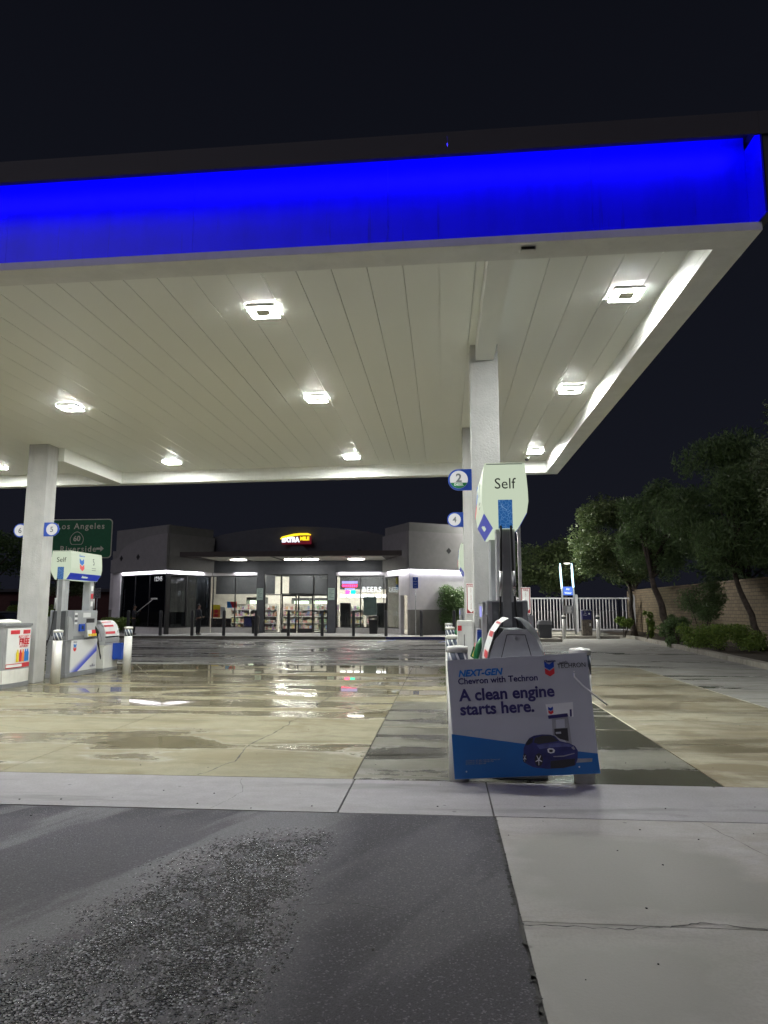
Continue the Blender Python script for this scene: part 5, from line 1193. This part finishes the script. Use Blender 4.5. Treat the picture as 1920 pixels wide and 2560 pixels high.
def leaves(clumps, n, size, seed, aspect=.35, droop=.0, jit=.75):
    "n leaf blades spread through ellipsoid clumps (x, y, z, rx, ry, rz, weight)"
    rg = np.random.default_rng(seed); w = np.array([c[6] if len(c) > 6 else c[3]*c[4]*c[5] for c in clumps]); w = w/w.sum()
    ci = rg.choice(len(clumps), n, p=w); C = np.array([c[:6] for c in clumps])[ci]
    d = rg.normal(size=(n, 3)); d /= np.linalg.norm(d, axis=1)[:, None]; rad = rg.uniform(0, 1, n)**.42*(1+rg.normal(0, .07, n))
    c = C[:, :3] + d*rad[:, None]*C[:, 3:]
    ax = rg.normal(size=(n, 3)); ax[:, 2] = ax[:, 2]*.6-droop*2; ax /= np.linalg.norm(ax, axis=1)[:, None]
    sd = np.cross(ax, rg.normal(size=(n, 3))); sd /= np.linalg.norm(sd, axis=1)[:, None]+1e-9
    L = size*rg.uniform(.6, 1.35, n)[:, None]; W = L*aspect
    v = np.stack([c-ax*L*.5, c+sd*W*.5, c+ax*L*.5, c-sd*W*.5], 1).reshape(-1, 3)
    return v, n
def leaf_mesh(name, v, n, mat, parent):
    off = np.array(parent.location); me = bpy.data.meshes.new(name); v = v-off
    me.vertices.add(n*4); me.vertices.foreach_set('co', v.ravel()); me.loops.add(n*4); me.loops.foreach_set('vertex_index', np.arange(n*4))
    me.polygons.add(n); me.polygons.foreach_set('loop_start', np.arange(n)*4); me.polygons.foreach_set('loop_total', np.full(n, 4)); me.update(); me.validate(); me.materials.append(mat)
    o = bpy.data.objects.new(name, me); COL.objects.link(o); o.parent = parent; return o
def rand_clumps(c, r, n, seed, cr=(.28, .5)):
    rg = random.Random(seed); out = []
    for i in range(n):
        while True:
            p = Vector((rg.uniform(-1, 1), rg.uniform(-1, 1), rg.uniform(-1, 1)))
            if p.length < 1: break
        p = p.normalized()*(p.length**.5)*.82; s = rg.uniform(*cr)
        out.append((c[0]+p.x*r[0], c[1]+p.y*r[1], c[2]+p.z*r[2], r[0]*s, r[1]*s, r[2]*s*rg.uniform(.6, 1.0)))
    return out
def tree(loc, top, crown_c, crown_r, ncl, nleaf, lsize, mat, label, seed, tr=.16, lean=None, asp=.35, droop=0, name='tree', group='trees by the block wall', cr=(.22, .42), extra=()):
    t_ = thing(name, loc, label, 'tree', group); rg = random.Random(seed)
    base = Vector(loc); tp = Vector(top); cl = rand_clumps(crown_c, crown_r, ncl, seed, cr) + list(extra)
    b = MB(); n = 7; pts = [base.lerp(tp, i/n) + Vector((rg.uniform(-.06, .06), rg.uniform(-.06, .06), 0))*(1 if i else 0) for i in range(n+1)]
    b.tube(pts, [tr*(1.35 if i == 0 else 1-.45*i/n) for i in range(n+1)], 10)
    for c in cl[::max(1, len(cl)//9)]:
        q = Vector(c[:3]); m_ = tp.lerp(q, .5)+Vector((rg.uniform(-.2, .2), rg.uniform(-.2, .2), rg.uniform(0, .3)))
        b.tube([pts[-2], pts[-1], m_, q], [tr*.5, tr*.42, tr*.25, tr*.08], 7)
    tk = b.build('trunk', M['bark'], t_, True)
    v, k = leaves(cl, nleaf, lsize, seed, asp, droop); leaf_mesh('crown', v, k, mat, t_); return t_
# trees along the wall (positions from the photograph's trunks)
tree((10.35, 39.6, .12), (10.2, 39.6, 3.0), (9.4, 39.3, 5.2), (2.5, 2.3, 2.7), 40, 22000, .17, M['leaf_a'], 'leafy olive green tree in front of the fence end, brightest on its left', 31, .17, asp=.5)
tree((9.75, 31.0, .12), (8.9, 31.0, 2.9), (9.5, 31.6, 5.1), (1.9, 2.1, 2.3), 34, 20000, .20, M['leaf_b'], 'dark tree with a stout trunk leaning left, in the middle of the planter', 32, .19, asp=.24, droop=.25)
tree((11.2, 26.0, .12), (10.3, 26.0, 3.1), (10.4, 26.3, 5.4), (2.5, 2.4, 2.7), 44, 30000, .22, M['leaf_b'], 'large dark drooping tree above the block wall, with a thin leaning trunk', 33, .13, asp=.17, droop=.5)
tree((11.3, 19.2, .12), (11.0, 19.2, 3.4), (10.9, 19.5, 5.4), (2.4, 2.3, 2.5), 40, 26000, .15, M['leaf_c'], 'silvery leaved tree reaching in at the right edge of the frame', 34, .16, asp=.36)
tree((9.0, 53, .1), (9.0, 53, 2.6), (9.0, 53, 4.8), (3.6, 2.5, 2.3), 26, 9000, .26, M['leaf_a'], 'tree behind the bar fence lit green by the air station', 35, .2, asp=.4, group='trees behind the fence')
tree((14.5, 55, .1), (14.5, 55, 3.0), (14.5, 55, 6.3), (4.2, 2.5, 3.2), 26, 8000, .3, M['leaf_b'], 'dark tree behind the fence corner and the block wall', 36, .2, asp=.4, group='trees behind the fence')
tree((16.5, 40, .1), (16.5, 40, 3.0), (16.3, 40, 5.6), (3.6, 3.0, 3.2), 26, 9000, .3, M['leaf_b'], 'dark tree beyond the block wall, between the two nearer trunks', 38, .2, asp=.3, group='trees beyond the wall')
tree((17, 30, .1), (17, 30, 3.0), (16.6, 30, 5.6), (3.6, 3.2, 3.2), 26, 9000, .3, M['leaf_b'], 'dark tree beyond the block wall at the right frame edge', 39, .2, asp=.3, group='trees beyond the wall')
tree((4.0, 58, .1), (4.0, 58, 3.0), (4.0, 58, 5.0), (4.2, 2.5, 3.0), 24, 8000, .3, M['leaf_b'], 'dark tree far behind the light pole', 37, .2, asp=.4, group='trees behind the fence')
def shrub(loc, c, r, ncl, n, size, mat, label, name='shrub', cat='shrub', seed=1, cr=(.3, .5), asp=.5, stems=6, box_cl=None):
    t_ = thing(name, loc, label, cat); cl = box_cl or rand_clumps(c, r, ncl, seed, cr); rg = random.Random(seed); b = MB()
    for q in cl[:stems]: b.tube([(loc[0]+rg.uniform(-.08, .08), loc[1]+rg.uniform(-.08, .08), loc[2]), Vector(loc).lerp(Vector(q[:3]), .5)+Vector((rg.uniform(-.06, .06), 0, .05)), q[:3]], [.022, .016, .006], 6)
    b.build('stem', M['bark'], t_, True); v, k = leaves(cl, n, size, seed, asp); leaf_mesh('foliage', v, k, mat, t_); return t_
x = X(1758, 29.5); shrub((x, 29.5, .12), (x, 29.5, 2.0), (.95, .95, .95), 22, 7000, .11, M['leaf_b'], 'young round-headed tree against the block wall behind the clipped hedge', 'young_tree', 'tree', 41, asp=.3)
hx0, hx1 = X(1715, 27.4), X(1893, 25.0)
hc = [(hx0+(hx1-hx0)*t_+random.uniform(-.1, .1), 27.4+(25.0-27.4)*t_+random.uniform(-.25, .25), random.choice((.42, .62, .82)), .34, .38, .26) for t_ in np.linspace(0, 1, 30)]
shrub(((hx0+hx1)/2, 26.2, .12), None, None, 0, 12000, .075, M['leaf_h'], 'clipped bright green hedge along the planter at the right', 'hedge', 'hedge', 42, asp=.55, stems=14, box_cl=hc)
x = X(1560, 38.2); shrub((x, 38.2, .12), (x, 38.2, .75), (.45, .4, .5), 10, 2200, .10, M['leaf_h'], 'small round bright shrub at the end of the bar fence', seed=43)
x = X(1616, 35.5); shrub((x, 35.5, .12), (x, 35.5, .85), (.42, .3, .75), 12, 650, .16, M['leaf_h'], 'thin open shrub with sparse leaves between two tree trunks', seed=44, cr=(.2, .4))
x = X(1690, 30.5); shrub((x, 30.5, .12), (x, 30.5, .72), (.75, .5, .7), 14, 3200, .10, M['leaf_b'], 'dark loose shrub left of the clipped hedge', seed=45)
x = X(1665, 34.5); shrub((x+.3, 34.5, .12), (x+.3, 34.5, .55), (.6, .4, .45), 9, 1500, .12, M['leaf_b'], 'low dark shrub behind the stout leaning trunk', seed=46)
# bush by the shop and hedge on the left
x = X(1128, 40.3); bc = [(x+random.uniform(-.42, .42), 40.3+random.uniform(-.4, .4), z_, .52, .5, .42) for z_ in np.linspace(.45, 2.6, 34)]
shrub((x, 40.3, .15), None, None, 0, 20000, .10, M['leaf_b'], 'tall dense bush against the white wall of the right pavilion', 'bush', 'bush', 47, stems=8, box_cl=bc)
hc = [(xx, 41.0+random.uniform(-.2, .2), random.choice((.45, .7, .85)), .34, .36, .26) for xx in np.linspace(X(262, 41), X(318, 41), 14)]
shrub((X(290, 41), 41, .15), None, None, 0, 5000, .09, M['leaf_h'], 'low clipped hedge at the foot of the left shop wall', 'hedge', 'hedge', 48, stems=6, box_cl=hc)
hc = [(xx, 46+random.uniform(-.3, .3), random.choice((.5, .9, 1.3, 1.5)), .5, .5, .4) for xx in np.linspace(X(20, 46), X(150, 46), 26)]
shrub((X(90, 46), 46, .1), None, None, 0, 7000, .13, M['leaf_h'], 'green hedge behind the left column and pump', 'hedge', 'hedge', 49, stems=8, box_cl=hc)

# ================================================================== LEFT BACKGROUND
hs = thing('highway_sign', (-34, 62, .1), 'large green highway sign for Los Angeles and route 60 behind the left pump', 'sign')
M['hwy_green'] = paint('highway_green', (.025, .20, .085), .5, var=.1); M['hwy_text'] = paint('highway_white', (.88, .92, .72), .5)
hx0, hx1, hz0, hz1 = -38.2, X(271, 62), 6.25, Zy(1298, 62, 200)
def rr_poly(x0, z0, x1, z1, r_): return [(cx+r_*math.cos(a), cz+r_*math.sin(a)) for cx, cz, a0 in ((x1-r_, z0+r_, -math.pi/2), (x1-r_, z1-r_, 0), (x0+r_, z1-r_, math.pi/2), (x0+r_, z0+r_, math.pi)) for a in np.linspace(a0, a0+math.pi/2, 6)]
b = MB(); b.prism(rr_poly(hx0, hz0, hx1, hz1, .35), 61.95, 62.0, 'y'); b.build('border', M['hwy_text'], hs, True)
b = MB(); b.prism(rr_poly(hx0+.09, hz0+.09, hx1-.09, hz1-.09, .30), 61.93, 61.949, 'y'); b.build('panel', M['hwy_green'], hs, True)
def htext(b, s, px, py, size, **k): v = at(px, py, 61.92); text(b, s, size, frame(tuple(v), (1, 0, 0), (0, 0, 1)), **k)
b = MB(); htext(b, 'Los Angeles', 202, 1316, .78, bold=.012, spacing=1.22); htext(b, '60', 192, 1347, .70, bold=.02); htext(b, 'Riverside', 195, 1373, .78, bold=.012, spacing=1.2)
v = at(249, 1371.5, 61.92); b.M = frame(tuple(v), (1, 0, 0), (0, 0, 1)); b.prism([(-.32, -.10), (.08, -.10), (.08, -.28), (.40, 0), (.08, .28), (.08, .10), (-.32, .10)], -.005, .005); b.M = Matrix()
sh = []
for k in np.linspace(0, 2*math.pi, 25)[:-1]:
    c_, s_ = math.cos(k), math.sin(k); sh.append((c_*.62*(1-.25*max(0, s_)), s_*.62 if s_ > 0 else max(-.5, s_*.8)))
v = at(192, 1347, 61.92)
for i in range(24):
    a = Vector(sh[i]); c = Vector(sh[(i+1) % 24]); b.poly([(v.x+q.x*f_, 61.918, v.z+q.y*f_) for q, f_ in ((a, 1), (c, 1), (c, 1.09), (a, 1.09))][::-1])
b.build('lettering', M['hwy_text'], hs, True)
b = MB(); [b.box(xx-.12, 62.01, .0, xx+.12, 62.25, hz1-.2) for xx in (hx0+1.2,)]; b.build('post', M['steel'], hs, True); b = MB(); xx = hx1-1.6; b.box(xx-.12, 62.01, .0, xx+.12, 62.25, hz1-.2); b.build('post', M['steel'], hs, True)
rb = thing('red_lit_building', (-37, 68, 0), 'dim red-lit building far behind the left column', 'building')
b = MB(); b.box(-46, 68, 0, -31, 76, 3.3); b.build('wall', paint('red_lit_wall', (.085, .03, .028), .8), rb, True); b = MB(); b.box(-46.3, 67.7, 3.301, -30.7, 76.3, 3.6); b.build('roof', M['dark_metal'], rb, True)  # red light on the wall painted into its colour
b = MB(); [b.box(x0, 67.93, 1.0, x0+1.6, 67.995, 2.4) for x0 in (-44,)]; b.build('window', M['black'], rb, True)
tree((-29.5, 52, .1), (-29.3, 52, 3.0), (-29.3, 52, 4.3), (2.4, 1.6, 2.0), 18, 6500, .26, M['leaf_a'], 'tree with hanging leaves seen through the gap in pump 5', 51, .28, asp=.2, droop=.5, group='trees on the left')
tree((-38, 54, .1), (-38, 54, 3.0), (-38, 54, 5.8), (4.4, 2.4, 3.4), 24, 8000, .32, M['leaf_b'], 'dark tree on the left behind the left column', 52, .25, asp=.35, group='trees on the left')
tree((-47, 60, .1), (-47, 60, 3.0), (-47, 60, 6.8), (4.6, 2.6, 3.8), 24, 7000, .36, M['leaf_b'], 'dark tree at the far left edge of the frame', 53, .25, asp=.35, group='trees on the left')
car = thing('parked_car', (X(6, 31), 31, .0), 'dark parked car partly hidden behind the advert bin at the left edge', 'car')
b = MB(); prof = [(-2.2, .35), (2.15, .35), (2.2, .75), (2.05, .88), (1.15, .98), (-1.9, 1.0), (-2.2, .85)]; b.prism(prof, -.85, .85, 'y'); b.build('body', M['black'], car)
b = MB(); b.prism([(1.05, .985), (.35, 1.42), (-.9, 1.45), (-1.7, 1.005)], -.72, .72, 'y'); b.build('cabin', M['dark_glass'], car)
b = MB(); b.prism([(.40, 1.425), (-.9, 1.455), (-.9, 1.48), (.30, 1.47)], -.70, .70, 'y'); b.build('roof', M['pump_dark'], car)
for xx in (-1.35, 1.35):
    for yy in (-.86, .66):
        b = MB(); b.cyl((xx, yy, .33), (xx, yy+.2, .33), .33, n=20); w = b.build('wheel', M['rubber'], car); b = MB(); b.cyl((xx, yy-.004, .33), (xx, yy+.204, .33), .19, n=16); b.build('rim', M['steel'], w)
b = MB(); b.box(-.9, -.865, .92, 1.0, -.852, .955); b.build('chrome_strip', M['chrome'], car)
for yy in (-.6, .6): b = MB(); b.box(2.10, yy-.2, .66, 2.19, yy+.2, .8, bev=.03); b.build('headlight', M['steel'], car)
sl = thing('street_lamp', (X(33, 75), 75, 0), 'tiny distant orange street lamp at the left edge', 'street lamp')
b = MB(); b.cyl((0, 0, 0), (0, 0, 2.5), .06, n=8); b.build('pole', M['pump_dark'], sl); b = MB(); b.lathe([(.08, 2.45), (.22, 2.5), (.2, 2.62), (.05, 2.7)], n=10); b.build('lamp', glow('orange_lamp', (1, .30, .05), 1.6), sl)
